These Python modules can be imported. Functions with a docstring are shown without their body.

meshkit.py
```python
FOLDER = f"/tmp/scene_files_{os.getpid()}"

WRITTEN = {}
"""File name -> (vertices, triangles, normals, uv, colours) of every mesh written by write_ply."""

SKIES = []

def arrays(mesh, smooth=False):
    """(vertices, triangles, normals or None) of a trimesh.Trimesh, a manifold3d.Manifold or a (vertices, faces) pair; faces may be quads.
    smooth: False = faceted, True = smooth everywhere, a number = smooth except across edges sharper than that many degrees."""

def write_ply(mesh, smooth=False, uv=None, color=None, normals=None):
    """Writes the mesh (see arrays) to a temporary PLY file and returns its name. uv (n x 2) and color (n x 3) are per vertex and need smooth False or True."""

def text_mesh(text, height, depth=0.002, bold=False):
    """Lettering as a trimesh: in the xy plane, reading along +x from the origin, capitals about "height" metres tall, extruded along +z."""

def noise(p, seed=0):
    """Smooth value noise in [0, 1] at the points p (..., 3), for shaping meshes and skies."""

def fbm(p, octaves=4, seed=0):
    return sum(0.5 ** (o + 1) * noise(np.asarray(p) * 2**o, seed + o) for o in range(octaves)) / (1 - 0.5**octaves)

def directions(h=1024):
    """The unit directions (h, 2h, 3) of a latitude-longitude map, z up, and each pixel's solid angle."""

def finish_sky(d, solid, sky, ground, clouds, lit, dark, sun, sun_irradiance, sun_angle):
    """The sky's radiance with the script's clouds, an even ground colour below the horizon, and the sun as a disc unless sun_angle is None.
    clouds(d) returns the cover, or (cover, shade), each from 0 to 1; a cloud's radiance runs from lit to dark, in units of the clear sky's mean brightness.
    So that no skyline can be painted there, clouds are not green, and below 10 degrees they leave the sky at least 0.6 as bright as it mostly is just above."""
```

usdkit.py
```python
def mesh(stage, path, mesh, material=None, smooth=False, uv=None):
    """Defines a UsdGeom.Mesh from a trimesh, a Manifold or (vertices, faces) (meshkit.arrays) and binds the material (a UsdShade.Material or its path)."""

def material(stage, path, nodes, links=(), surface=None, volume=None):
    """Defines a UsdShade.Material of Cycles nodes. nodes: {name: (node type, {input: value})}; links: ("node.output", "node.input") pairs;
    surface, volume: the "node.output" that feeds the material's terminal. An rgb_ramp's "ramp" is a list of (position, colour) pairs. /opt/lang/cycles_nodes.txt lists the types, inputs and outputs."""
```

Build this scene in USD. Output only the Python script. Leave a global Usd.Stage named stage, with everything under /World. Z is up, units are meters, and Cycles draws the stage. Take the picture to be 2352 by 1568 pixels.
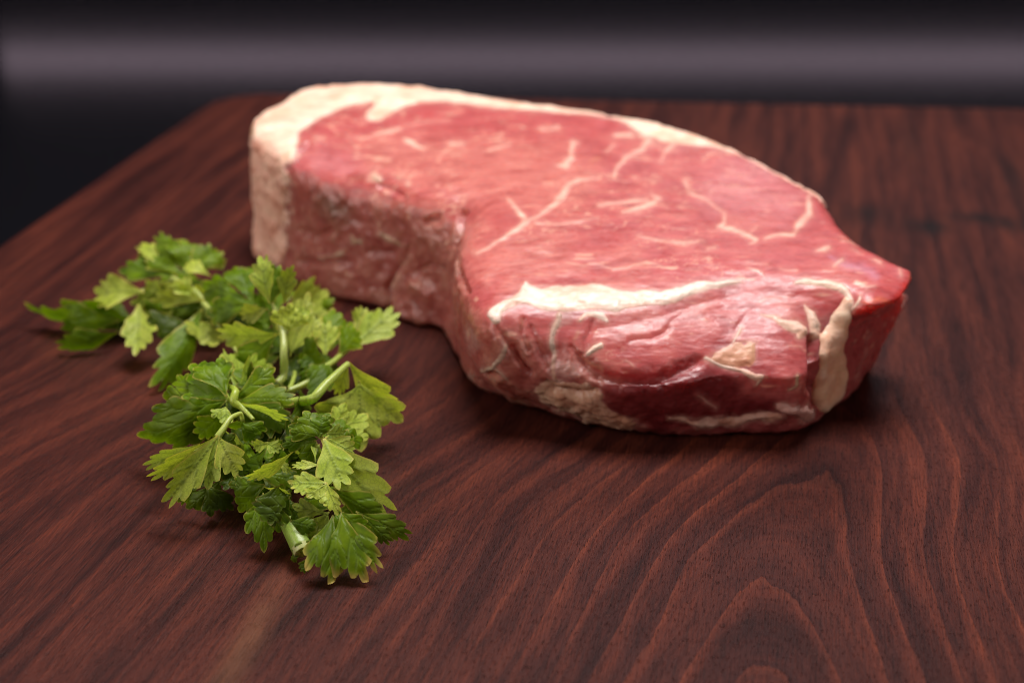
import math, random
import numpy as np
import usdkit, meshkit
from scipy import ndimage
from scipy.spatial import cKDTree, Delaunay
from pxr import Usd, UsdGeom, UsdLux, UsdShade, Gf, Sdf, Vt

rng = np.random.default_rng(7)
random.seed(7)
stage = Usd.Stage.CreateInMemory()
UsdGeom.SetStageUpAxis(stage, "Z")
UsdGeom.SetStageMetersPerUnit(stage, 1.0)
UsdGeom.Xform.Define(stage, "/World")
UsdGeom.Scope.Define(stage, "/World/Looks")

# ------------------------------------------------------------------ camera
PITCH, DIST, LENS = math.radians(25.0), 0.46, 50.0
EYE = np.array([0.0, -DIST * math.cos(PITCH), DIST * math.sin(PITCH)])
cam = UsdGeom.Camera.Define(stage, "/World/camera")
cam.CreateFocalLengthAttr(LENS)
cam.CreateHorizontalApertureAttr(36.0)
cam.CreateVerticalApertureAttr(24.0)
cam.CreateFStopAttr(9.5)
cam.CreateFocusDistanceAttr(0.350)
cam.CreateClippingRangeAttr((0.02, 50.0))
cam.CreateExposureAttr(0.0)
cam.AddTranslateOp().Set(Gf.Vec3d(*EYE))
cam.AddRotateXOp().Set(90.0 - math.degrees(PITCH))

# ------------------------------------------------------------------ lamps
def aim(prim, pos, target):
    d = np.array(pos, float) - np.array(target, float)
    d /= np.linalg.norm(d)
    x = np.cross([0, 0, 1.0], d)
    x = x / np.linalg.norm(x) if np.linalg.norm(x) > 1e-4 else np.array([1.0, 0, 0])
    y = np.cross(d, x)
    UsdGeom.Xformable(prim).AddTransformOp().Set(Gf.Matrix4d(*x, 0, *y, 0, *d, 0, *map(float, pos), 1))

def softbox(name, pos, target, w, h, power, color):
    l = UsdLux.RectLight.Define(stage, "/World/" + name)
    l.CreateWidthAttr(w); l.CreateHeightAttr(h)
    l.CreateIntensityAttr(power); l.CreateColorAttr(Gf.Vec3f(*color))
    aim(l.GetPrim(), pos, target)
    return l

softbox("overhead_softbox", (0.06, 0.20, 0.85), (0.02, 0.0, 0.0), 0.50, 0.40, 20.0, (1.0, 0.93, 0.91))
softbox("fill_softbox", (-0.95, -0.40, 0.55), (0, 0, 0.02), 0.7, 0.6, 4.6, (1.0, 0.86, 0.80))
softbox("front_fill_softbox", (0.75, -0.85, 0.60), (0.05, 0, 0.02), 0.7, 0.6, 1.8, (1.0, 0.84, 0.78))
softbox("rear_softbox", (0.45, 1.25, 0.80), (0.05, 0.0, 0.0), 0.55, 0.25, 2.2, (1.0, 0.90, 0.98))
softbox("strip_lamp", (0.50, 2.20, 0.380), (0.50, 0.42, 0.0), 2.90, 0.040, 0.78, (1.0, 0.76, 0.92))

# ------------------------------------------------------------------ helpers
def mat(name, nodes, links=(), surface="p.BSDF", **k):
    return usdkit.material(stage, "/World/Looks/" + name, nodes, links, surface=surface, **k)

used = {}
def numbered(path):
    n = used.get(path, 0); used[path] = n + 1
    return path if n == 0 else f"{path}_{n:03d}"

def tag(prim, label=None, category=None, group=None, kind=None):
    for k, v in (("label", label), ("category", category), ("group", group), ("kind", kind)):
        if v: prim.SetCustomDataByKey(k, v)

def thing(name, label, category):
    x = UsdGeom.Xform.Define(stage, numbered("/World/" + name))
    tag(x.GetPrim(), label, category)
    return str(x.GetPath())

def obj(name, mesh, material, parent="/World", smooth=True, vec=None, flt=None):
    m = usdkit.mesh(stage, numbered(parent + "/" + name), mesh, material, smooth)
    api = UsdGeom.PrimvarsAPI(m)
    for k, v in (vec or {}).items():
        api.CreatePrimvar(k, Sdf.ValueTypeNames.Color3fArray, "vertex").Set(Vt.Vec3fArray.FromNumpy(np.ascontiguousarray(v, np.float32)))
    for k, v in (flt or {}).items():
        api.CreatePrimvar(k, Sdf.ValueTypeNames.FloatArray, "vertex").Set(Vt.FloatArray.FromNumpy(np.ascontiguousarray(v, np.float32)))
    return m.GetPrim()

FPX = 2352 * LENS / 36.0
cp, sp = math.cos(PITCH), math.sin(PITCH)
def ray(p):
    p = np.atleast_2d(np.asarray(p, float))
    dx, dy = p[:, 0] - 1176, 784 - p[:, 1]
    return np.stack([dx, dy * sp + FPX * cp, dy * cp - FPX * sp], 1)
def U(p, z=0.0, slope=0.0):
    """where the sight lines through the photograph's points meet the plane z = z0 + slope*y"""
    d = ray(p)
    t = (z + slope * EYE[1] - EYE[2]) / (d[:, 2] - slope * d[:, 1])
    return EYE + d * t[:, None]
def project(v):
    q = np.asarray(v) - EYE
    f = q[:, 1] * cp - q[:, 2] * sp
    u = q[:, 1] * sp + q[:, 2] * cp
    return np.stack([1176 + FPX * q[:, 0] / f, 784 - FPX * u / f], 1), f

def smoothstep(a, b, x):
    t = np.clip((x - a) / (b - a), 0, 1)
    return t * t * (3 - 2 * t)

# ================================================================== SETTING
m_table = mat("black_stone", {"p": ("principled_bsdf", {"base_color": (0.006, 0.006, 0.008), "roughness": 0.105, "specular_ior_level": 0.5})})
import trimesh
tb = trimesh.creation.box((3.0, 2.6, 0.03)); tb.apply_translation((0, 0.7, -0.035 - 0.015))
tag(obj("countertop", tb, m_table, smooth=False), "glossy black countertop with a soft grey sheen behind the board", "countertop", kind="structure")

# ------------------------------------------------------------------ board
BT = 0.030     # board thickness
def board_mesh():
    left = U([(0, 556), (420, 272)])[:, :2]
    d = left[1] - left[0]; d /= np.linalg.norm(d)
    back = U([(700, 214), (2352, 247)])[:, :2]
    e = back[1] - back[0]; e /= np.linalg.norm(e)
    A = np.array([d, -e]).T
    s = np.linalg.solve(A, back[0] - left[0])
    corner = left[0] + d * s[0]
    bl = corner - d * 0.60
    br = corner + e * 0.50
    pts = [bl, corner, br, br - d * 0.60]
    from shapely.geometry import Polygon
    r = 0.030
    poly = Polygon(pts).buffer(-r).buffer(r, quad_segs=16)
    m = []
    from shapely.geometry import Polygon as PG
    # stacked rings make the rounded rim
    rr = 0.004
    base = poly.buffer(-rr)
    ring0 = np.array(base.exterior.coords)[:-1]
    ang = np.linspace(0, math.pi / 2, 6)
    levels = [(-rr + rr * math.sin(a), -rr + rr * math.cos(a)) for a in ang[::-1]]   # (offset, z)
    zs = [(0.0 + rr * math.sin(0), 0)]
    prof = [(rr * math.cos(a), -rr + rr * math.sin(a)) for a in ang[::-1]] + [(rr * math.cos(a), -BT + rr - rr * math.sin(a)) for a in ang]
    n = 240
    from shapely.geometry import LineString
    rings = []
    L = base.exterior
    P0 = np.array([L.interpolate(t, normalized=True).coords[0] for t in np.linspace(0, 1, n, endpoint=False)])
    T = np.roll(P0, -1, 0) - np.roll(P0, 1, 0); T /= np.linalg.norm(T, axis=1)[:, None]
    N = np.stack([T[:, 1], -T[:, 0]], 1)
    c = P0.mean(0)
    if ((P0 - c) * N).sum() < 0: N = -N
    V, F = [], []
    for o, z in prof:
        V.append(np.c_[P0 + N * o, np.full(n, z)])
    V = np.vstack(V)
    k = len(prof)
    i = np.arange(n); j = (i + 1) % n
    for a in range(k - 1):
        q = np.stack([a * n + i, a * n + j, (a + 1) * n + j, (a + 1) * n + i], 1)
        F += [q[:, [0, 1, 2]], q[:, [0, 2, 3]]]
    xs, ys = np.meshgrid(np.arange(-0.4, 0.6, 0.0025), np.arange(-0.5, 0.4, 0.0025))
    g = np.c_[xs.ravel(), ys.ravel()]
    from shapely import contains_xy
    g = g[contains_xy(Polygon(P0).buffer(-0.0015), g[:, 0], g[:, 1])]
    top = np.vstack([P0, g])
    tri = Delaunay(top).simplices
    sg = np.cross(top[tri[:, 1]] - top[tri[:, 0]], top[tri[:, 2]] - top[tri[:, 0]])
    tri = np.where((sg > 0)[:, None], tri, tri[:, ::-1])
    m0 = len(V)
    V = np.vstack([V, np.c_[g, np.zeros(len(g))], [[*c, -BT]]])
    tri = np.where(tri < n, tri, tri - n + m0)
    bot = np.stack([(k - 1) * n + i, (k - 1) * n + j, np.full(n, len(V) - 1)], 1)
    side = np.vstack(F)
    if np.cross(P0[1] - P0[0], P0[60] - P0[0]) > 0: bot = bot[:, ::-1]
    fn = np.cross(V[side[:, 1]] - V[side[:, 0]], V[side[:, 2]] - V[side[:, 0]])
    if ((V[side].mean(1)[:, :2] - c) * fn[:, :2]).sum() < 0: side = side[:, ::-1]
    return trimesh.Trimesh(V, np.vstack([side, tri, bot]), process=False), d, e, corner

bm, GD, GE, CORNER = board_mesh()
bv, bf, bn = meshkit.arrays(bm, True)
GN = np.array([GD[1], -GD[0]])
gu, gv = bv[:, :2] @ GN * 1000, bv[:, :2] @ GD * 1000            # across and along the grain, in mm
cu = 88 + 14 * smoothstep(-115, -40, gv)
w = gu - cu
ringv = gv - 5 + 196 * (np.sqrt(1 + (w / np.where(w < 0, 27, 25)) ** 2) - 1)
nz = lambda f, sd: meshkit.fbm(np.c_[gu * f[0], gv * f[1], np.zeros(len(gu))], 3, sd) - 0.5
away = smoothstep(20, 80, np.abs(w))
ringv = ringv + (9 + 22 * away) * nz((0.016, 0.005), 51) + (4 + 44 * away) * nz((0.09, 0.0035), 52)
kn = U([(2190, 525)])[0, :2] @ np.stack([GN, GD]).T * 1000
kd = np.hypot((gu - kn[0]) / 22, (gv - kn[1]) / 34)
ringv = ringv + 46 * np.exp(-kd ** 2 / 1.2)
ringi = np.interp(ringv, [-250, -182, -149, -116, -57, -22, 45, 90, 165, 210, 300, 345, 2000], [-3, 0, 1, 2, 3, 4, 5, 6, 7, 8, 9, 10, 40])
tanv = np.exp(-((gu + 27 + 0.05 * (gv + 150)) / 3.4) ** 2) * smoothstep(-118, -165, gv) * (0.35 + 1.3 * (nz((0.5, 0.03), 57) + 0.25))
def dab(px, py, a, b, amt):
    q = U([(px, py)])[0, :2] @ np.stack([GN, GD]).T * 1000
    return amt * np.exp(-(((gu - q[0]) / a) ** 2 + ((gv - q[1]) / b) ** 2))
knot = np.clip(dab(2130, 520, 9, 9, 1.6) + dab(2260, 500, 13, 6, 1.6) + dab(2330, 520, 9, 7, 1.5) + dab(1990, 490, 8, 12, 1.2) + dab(2090, 330, 5, 40, 1.0) + dab(2330, 420, 7, 45, 1.2), 0, 1.7)
m_wood = mat("walnut",
    {"g": ("attribute", {"attribute": "gc"}), "a": ("attribute", {"attribute": "ga"}), "sx": ("separate_xyz", {}), "sa": ("separate_xyz", {}),
     # growth rings
     "mr": ("mapping", {"scale": (0.09, 0.010, 0.0)}), "nr": ("noise_texture", {"scale": 1.0, "detail": 4.0, "roughness": 0.6}),
     "rw": ("math", {"math_type": "multiply_add", "value2": 0.55}), "rd": ("math", {"math_type": "divide", "value2": 1.0}), "fr": ("math", {"math_type": "fraction"}),
     "ring": ("rgb_ramp", {"ramp": [(0.0, (0.028, 0.0076, 0.0074)), (0.30, (0.046, 0.0112, 0.0088)), (0.70, (0.078, 0.0172, 0.0108)), (0.90, (0.100, 0.0215, 0.0125)), (0.965, (0.130, 0.0300, 0.0160)), (1.0, (0.110, 0.0240, 0.0140))]}),
     # broad streaks that follow the rings
     "ms": ("mapping", {"scale": (0.12, 0.009, 0.0)}), "ns": ("noise_texture", {"scale": 1.0, "detail": 6.0, "roughness": 0.74}),
     "ms2": ("mapping", {"scale": (0.13, 0.008, 0.0), "location": (3.3, 1.7, 0.0)}), "ns2": ("noise_texture", {"scale": 1.0, "detail": 6.0, "roughness": 0.70, "distortion": 0.25}), "nmix": ("mix_float", {}),
     "rs": ("rgb_ramp", {"ramp": [(0.32, (0.22, 0.27, 0.40)), (0.44, (0.62, 0.66, 0.76)), (0.53, (1.12, 1.14, 1.10)), (0.68, (1.95, 1.95, 1.55))]}),
     "gwa": ("attribute", {"attribute": "gw"}), "gws": ("separate_xyz", {}), "rmix": ("mix", {"color1": (0.055, 0.0134, 0.0098)}),
     "x1": ("mix", {"mix_type": "multiply", "fac": 0.85}),
     # fine fibres and pores along the grain
     "mf": ("mapping", {"scale": (2.6, 0.085, 0.0)}), "nf": ("noise_texture", {"scale": 1.0, "detail": 4.0, "roughness": 0.62}),
     "rf": ("rgb_ramp", {"ramp": [(0.32, (0.30, 0.28, 0.32)), (0.47, (0.90, 0.90, 0.92)), (0.68, (1.45, 1.42, 1.30))]}),
     "x2": ("mix", {"mix_type": "multiply", "fac": 0.75}),
     "mp": ("mapping", {"scale": (4.2, 0.42, 0.0)}), "np": ("noise_texture", {"scale": 1.0, "detail": 2.0, "roughness": 0.5}),
     "rp": ("map_range", {"from_min": 0.60, "from_max": 0.70, "to_min": 0.0, "to_max": 1.0, "clamp": True}),
     "pf": ("math", {"math_type": "multiply", "value2": 0.85}),
     "x3": ("mix", {"color2": (0.012, 0.006, 0.006)}),
     "md": ("mapping", {"scale": (5.5, 2.2, 0.0)}), "nd": ("noise_texture", {"scale": 1.0, "detail": 1.0}),
     "rdd": ("map_range", {"from_min": 0.70, "from_max": 0.78, "to_min": 0.0, "to_max": 0.6, "clamp": True}),
     "x4": ("mix", {"color2": (0.26, 0.10, 0.055)}),
     "xt": ("mix", {"color2": (0.20, 0.085, 0.042)}), "tf": ("math", {"math_type": "multiply"}), "kf": ("math", {"math_type": "multiply"}), "xk": ("mix", {"color2": (0.010, 0.006, 0.006)}),
      "h1": ("math", {"math_type": "multiply_add", "value2": -0.9}), "b": ("bump", {"strength": 0.5, "distance": 0.00035}),
     "rg": ("map_range", {"from_min": 0.3, "from_max": 0.7, "to_min": 0.50, "to_max": 0.36}),
     "p": ("principled_bsdf", {"specular_ior_level": 0.12})},
    [("g.vector", "sx.vector"), ("a.vector", "sa.vector"), ("g.vector", "mr.vector"), ("mr.vector", "nr.vector"), ("nr.fac", "rw.value1"), ("sx.z", "rw.value3"), ("rw.value", "rd.value1"), ("rd.value", "fr.value1"), ("fr.value", "ring.fac"),
     ("a.vector", "ms.vector"), ("ms.vector", "ns.vector"), ("g.vector", "ms2.vector"), ("ms2.vector", "ns2.vector"), ("gws.z", "nmix.fac"), ("ns.fac", "nmix.a"), ("ns2.fac", "nmix.b"), ("nmix.result", "rs.fac"), ("gwa.vector", "gws.vector"), ("gws.x", "rmix.fac"), ("ring.color", "rmix.color2"), ("rmix.color", "x1.color1"), ("rs.color", "x1.color2"),
     ("g.vector", "mf.vector"), ("mf.vector", "nf.vector"), ("nf.fac", "rf.fac"), ("x1.color", "x2.color1"), ("rf.color", "x2.color2"),
     ("g.vector", "mp.vector"), ("mp.vector", "np.vector"), ("np.fac", "rp.value"), ("rp.result", "pf.value1"), ("pf.value", "x3.fac"), ("x2.color", "x3.color1"),
     ("g.vector", "md.vector"), ("md.vector", "nd.vector"), ("nd.fac", "rdd.value"), ("rdd.result", "x4.fac"), ("x3.color", "x4.color1"),
     ("sa.z", "tf.value1"), ("nf.fac", "tf.value2"), ("tf.value", "xt.fac"), ("x4.color", "xt.color1"), ("gws.y", "kf.value1"), ("nr.fac", "kf.value2"), ("kf.value", "xk.fac"), ("xt.color", "xk.color1"), ("xk.color", "p.base_color"),
     ("rp.result", "h1.value1"), ("nf.fac", "h1.value3"), ("h1.value", "b.height"), ("b.normal", "p.normal"), ("nf.fac", "rg.value"), ("rg.result", "p.roughness")])
brd = obj("cutting_board", (bv, bf), m_wood, smooth=True, vec={"gc": np.c_[gu, gv, ringi], "ga": np.c_[ringv / 7.0, gv, tanv], "gw": np.c_[(0.52 - 0.34 * away) * smoothstep(30, -60, gv), knot, smoothstep(-60, 20, gv)]})
tag(brd, "dark reddish brown wooden cutting board with a rounded corner under the steak", "cutting board")

# ================================================================== STEAK
H0, HS = 0.0415, 0.075
TM = 0.62                    # height of the widest section
def H(x, y):
    h = H0 + HS * y
    h = h - 0.0012 * smoothstep(0.085, 0.125, x)            # the tip sags
    h = h + 0.0015 * np.sin(x * 42 + 1.0) * np.sin(y * 35 + 0.4)
    return h

TOP = [(577, 285), (583, 264), (612, 246), (645, 238), (680, 207), (740, 200), (870, 196), (1000, 203), (1130, 216), (1290, 233), (1420, 259), (1560, 291),
       (1680, 329), (1790, 379), (1890, 430), (1905, 452), (1935, 505), (1980, 553), (2048, 584), (2090, 600), (2116, 606),
       (2124, 640), (2108, 672), (2070, 696), (2000, 706), (1958, 690), (1940, 672), (1880, 662), (1820, 662), (1700, 655), (1600, 674), (1500, 700), (1350, 716), (1250, 706), (1180, 706), (1128, 722),
       (1088, 682), (1062, 632), (1052, 592), (1060, 545), (1082, 497), (1078, 468), (1000, 455), (930, 437), (870, 412), (800, 400), (740, 388), (690, 374), (655, 366), (640, 350), (605, 315)]
MID_FRONT = [(574, 412), (590, 424), (640, 450), (690, 475), (745, 505), (800, 518), (890, 535), (950, 560), (1000, 575), (1040, 595), (1040, 660), (1056, 740), (1092, 800), (1140, 825),
             (1200, 828), (1300, 842), (1430, 872), (1560, 868), (1680, 852), (1800, 862), (1866, 850), (1886, 815), (1935, 785), (1990, 745), (2064, 700), (2112, 660)]
BOT_FRONT = [(578, 575), (590, 590), (640, 622), (690, 655), (800, 690), (888, 704), (898, 722), (930, 740), (1020, 756), (1032, 790), (1060, 855), (1110, 893), (1170, 912),
             (1300, 962), (1400, 984), (1500, 994), (1700, 996), (1835, 994), (1876, 974), (1892, 945), (1950, 915), (1985, 868), (2020, 800), (2066, 748)]

def chaikin(p, n=2, closed=True):
    p = np.asarray(p, float)
    for _ in range(n):
        q = np.roll(p, -1, 0) if closed else p[1:]
        a = p if closed else p[:-1]
        p = np.stack([0.75 * a + 0.25 * q, 0.25 * a + 0.75 * q], 1).reshape(-1, p.shape[1])
    return p

topw = U(TOP, H0, HS)[:, :2]
backw = topw[1:21]
cen = topw.mean(0)
def shrink(p, d):
    v = p - cen
    return p - v / np.linalg.norm(v, axis=1)[:, None] * d
midz = 0.5 * (H0 + HS * 0.02)
midw = np.vstack([shrink(backw, 0.000)[:-2], U(MID_FRONT, TM * H0, TM * HS)[::-1, :2]])
botw = np.vstack([shrink(backw, 0.003)[:-4], U(BOT_FRONT, 0.0015)[::-1, :2]])

STEP = 0.00045
LO, HI = np.array([-0.118, -0.112, -0.004]), np.array([0.138, 0.185, 0.066])
NX, NY, NZ = np.ceil((HI - LO) / STEP).astype(int)
gx, gy, gz = (LO[k] + STEP * np.arange(n) for k, n in enumerate((NX, NY, NZ)))

def seg_dist(x, y, p):
    """distance from points to a polyline p (n, 2) and the winding parity when it is closed"""
    best = np.full(x.shape, 1e9, np.float32); ins = np.zeros(x.shape, bool)
    for (ax, ay), (bx, by) in zip(p, np.roll(p, -1, 0)):
        ex, ey = bx - ax, by - ay
        t = np.clip(((x - ax) * ex + (y - ay) * ey) / max(ex * ex + ey * ey, 1e-18), 0, 1)
        best = np.minimum(best, (x - ax - t * ex) ** 2 + (y - ay - t * ey) ** 2)
        c = ((ay > y) != (by > y))
        if ay != by:
            ins ^= c & (x < ax + (y - ay) / (by - ay) * ex)
    return np.sqrt(best), ins

def poly_sdf(poly):
    """signed distance (negative inside) of a closed polygon on the x, y grid"""
    x, y = np.meshgrid(gx[::2], gy[::2], indexing="ij")
    d, ins = seg_dist(x.astype(np.float32), y.astype(np.float32), chaikin(poly, 2))
    d = ndimage.gaussian_filter(np.where(ins, -d, d), 1.0)
    return ndimage.zoom(d, (NX / d.shape[0], NY / d.shape[1]), order=1).astype(np.float32)

sT, sM, sB = poly_sdf(topw), poly_sdf(midw), poly_sdf(botw)
X2, Y2 = np.meshgrid(gx, gy, indexing="ij")
H2 = H(X2, Y2).astype(np.float32)

_f, _b = cKDTree(chaikin(topw[22:], 2, False)), cKDTree(chaikin(topw[:22], 2, False))
_q = np.c_[X2[::4, ::4].ravel(), Y2[::4, ::4].ravel()]
_w = smoothstep(-0.006, 0.012, _b.query(_q)[0] - _f.query(_q)[0]).reshape(X2[::4, ::4].shape)
_w = ndimage.gaussian_filter(ndimage.zoom(_w, (NX / _w.shape[0], NY / _w.shape[1]), order=1), 6)[:NX, :NY]
H2 = H2 - (0.0030 * _w * np.clip(1 + sT / 0.016, 0, 1) ** 2).astype(np.float32)
H2 = H2 + (0.0022 * np.exp(-(((X2 - 0.030) / 0.045) ** 2 + ((Y2 + 0.012) / 0.032) ** 2))).astype(np.float32)

def smax(a, b, k):
    h = np.clip(0.5 + 0.5 * (a - b) / k, 0, 1)
    return b + (a - b) * h + k * h * (1 - h)

field = np.empty((NX, NY, NZ), np.float32)
for k, z in enumerate(gz):
    t = np.clip(z / H2, 0, 1)
    w0 = np.clip(1 - t / TM, 0, 1); w2 = np.clip((t - TM) / (1 - TM), 0, 1)
    w0 = w0 * w0 * (1.5 - 0.5 * w0); w2 = w2 * (0.55 + 0.45 * w2)
    s = sM * (1 - w0 - w2) + sB * w0 + sT * w2
    s = smax(s, z - H2, 0.0062)
    field[:, :, k] = smax(s, -z + 0.0 * s + 0.0006, 0.003)

def surface_nets(f):
    """the zero surface of a field on the grid: vertices (grid units) and quads"""
    ins = f < 0
    nx, ny, nz = f.shape
    c = np.zeros((nx - 1, ny - 1, nz - 1), np.uint8)
    for a in (0, 1):
        for b in (0, 1):
            for d in (0, 1):
                c += ins[a:nx - 1 + a, b:ny - 1 + b, d:nz - 1 + d]
    cells = np.argwhere((c > 0) & (c < 8))
    idx = np.full(c.shape, -1, np.int32)
    idx[tuple(cells.T)] = np.arange(len(cells))
    acc = np.zeros((len(cells), 3)); cnt = np.zeros(len(cells))
    corners = [np.array([a, b, d]) for a in (0, 1) for b in (0, 1) for d in (0, 1)]
    val = {tuple(o): f[tuple((cells + o).T)] for o in corners}
    for o in corners:
        for ax in range(3):
            if o[ax] == 0:
                o2 = o.copy(); o2[ax] = 1
                a, b = val[tuple(o)], val[tuple(o2)]
                m = (a < 0) != (b < 0)
                t = np.where(m, a / np.where(m, a - b, 1), 0)
                p = np.repeat(o[None].astype(float), len(cells), 0); p[:, ax] += t
                acc[m] += p[m]; cnt[m] += 1
    v = cells + acc / cnt[:, None]
    quads = []
    for ax in range(3):
        sl0 = [slice(1, n - 1) for n in f.shape]; sl1 = list(sl0)
        sl0[ax] = slice(0, f.shape[ax] - 1); sl1[ax] = slice(1, f.shape[ax])
        a, b = ins[tuple(sl0)], ins[tuple(sl1)]
        e = np.argwhere(a != b); sgn = a[tuple(e.T)]
        off = np.ones(3, int); off[ax] = 0
        e = e + off
        u, w = (ax + 1) % 3, (ax + 2) % 3
        du, dw = np.eye(3, dtype=int)[u], np.eye(3, dtype=int)[w]
        q = np.stack([idx[tuple((e - du - dw).T)], idx[tuple((e - dw).T)], idx[tuple(e.T)], idx[tuple((e - du).T)]], 1)
        quads.append(np.where(sgn[:, None], q, q[:, ::-1]))
    return v, np.vstack(quads)

def tri_normals(v, f):
    n = np.zeros_like(v); fn = np.cross(v[f[:, 1]] - v[f[:, 0]], v[f[:, 2]] - v[f[:, 0]])
    for k in range(3): np.add.at(n, f[:, k], fn)
    return n / np.maximum(np.linalg.norm(n, axis=1), 1e-12)[:, None]

def relax(v, f, n, lam=0.5, mu=-0.53):
    from scipy import sparse
    e = np.vstack([f[:, [0, 1]], f[:, [1, 2]], f[:, [2, 0]]]); e = np.vstack([e, e[:, ::-1]])
    A = sparse.coo_matrix((np.ones(len(e)), (e[:, 0], e[:, 1])), (len(v), len(v))).tocsr()
    A.data[:] = 1
    D = np.asarray(A.sum(1)).ravel()
    for k in range(n):
        v = v + (lam if k % 2 == 0 else mu) * (A @ v / D[:, None] - v)
    return v

SV, q = surface_nets(field)
SV = LO + SV * STEP
SF = np.vstack([q[:, [0, 1, 2]], q[:, [0, 2, 3]]])
SV = relax(SV, SF, 12)
print("steak", len(SV), len(SF))

# ---- strokes and patches traced on the visible skin: P[...] holds each vertex's place in the photograph
N0 = tri_normals(SV, SF)
SP, SD = project(SV)
view = EYE - SV; view /= np.linalg.norm(view, axis=1)[:, None]
facing = (N0 * view).sum(1)
bins = (SP // 5).astype(int); bins -= bins.min(0)
zb = np.full(bins.max(0) + 1, 9.0)
np.minimum.at(zb, tuple(bins[facing > 0.02].T), SD[facing > 0.02])
zb = ndimage.minimum_filter(zb, 3)
VIS = (facing > 0.02) & (SD < zb[tuple(bins.T)] + 0.007)
WOB = np.stack([meshkit.fbm(SV * 240, 4, 11), meshkit.fbm(SV * 240, 4, 12)], 1) * 1.7 - 0.85     # ragged edges

CROPS = {"A": (545.7, 169.3, 0.36), "B": (1016, 188.2, 0.472), "C": (987.8, 564.5, 0.30), "D": (1505.3, 517.4, 0.33),
         "E": (564.5, 357.5, 0.27), "F": (987.8, 639.7, 0.24), "G": (1740.5, 602.1, 0.264), "P": (0, 0, 1)}
def crop(c, pts):
    ox, oy, s = CROPS[c]
    a = np.array([(*p, 0)[:3] for p in pts], float)
    return np.c_[ox + a[:, 0] * s, oy + a[:, 1] * s, a[:, 2] * s]

def stroke(c, *lines, rag=6.0, pts=None):
    """signed reach of brush lines (x, y, radius) over the skin, in photograph pixels, positive inside"""
    p = SP + WOB * rag if pts is None else pts
    out = np.full(len(p), -60.0)
    for line in lines:
        L = crop(c, line)
        if len(L) == 1: L = np.vstack([L, L + [0.1, 0, 0]])
        for a, b in zip(L[:-1], L[1:]):
            r = max(a[2], b[2]) + 60
            k = np.flatnonzero((p[:, 0] > min(a[0], b[0]) - r) & (p[:, 0] < max(a[0], b[0]) + r) & (p[:, 1] > min(a[1], b[1]) - r) & (p[:, 1] < max(a[1], b[1]) + r) & VIS)
            e = b[:2] - a[:2]
            t = np.clip(((p[k] - a[:2]) @ e) / max(e @ e, 1e-9), 0, 1)
            d = np.linalg.norm(p[k] - a[:2] - t[:, None] * e, axis=1)
            out[k] = np.maximum(out[k], a[2] + (b[2] - a[2]) * t - d)
    return out

def patch(c, pts, rag=6.0, smooth=1):
    L = crop(c, pts)[:, :2] if c else np.asarray(pts, float)
    L = chaikin(L, smooth)
    p = SP + WOB * rag
    out = np.full(len(p), -60.0)
    k = np.flatnonzero((p > L.min(0) - 60).all(1) & (p < L.max(0) + 60).all(1) & VIS)
    d, ins = seg_dist(p[k, 0], p[k, 1], L)
    out[k] = np.where(ins, d, -d)
    return out

def to(c, pts): return crop(c, pts)[:, :2].tolist()
mx = lambda *a: np.maximum.reduce(a)

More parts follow.
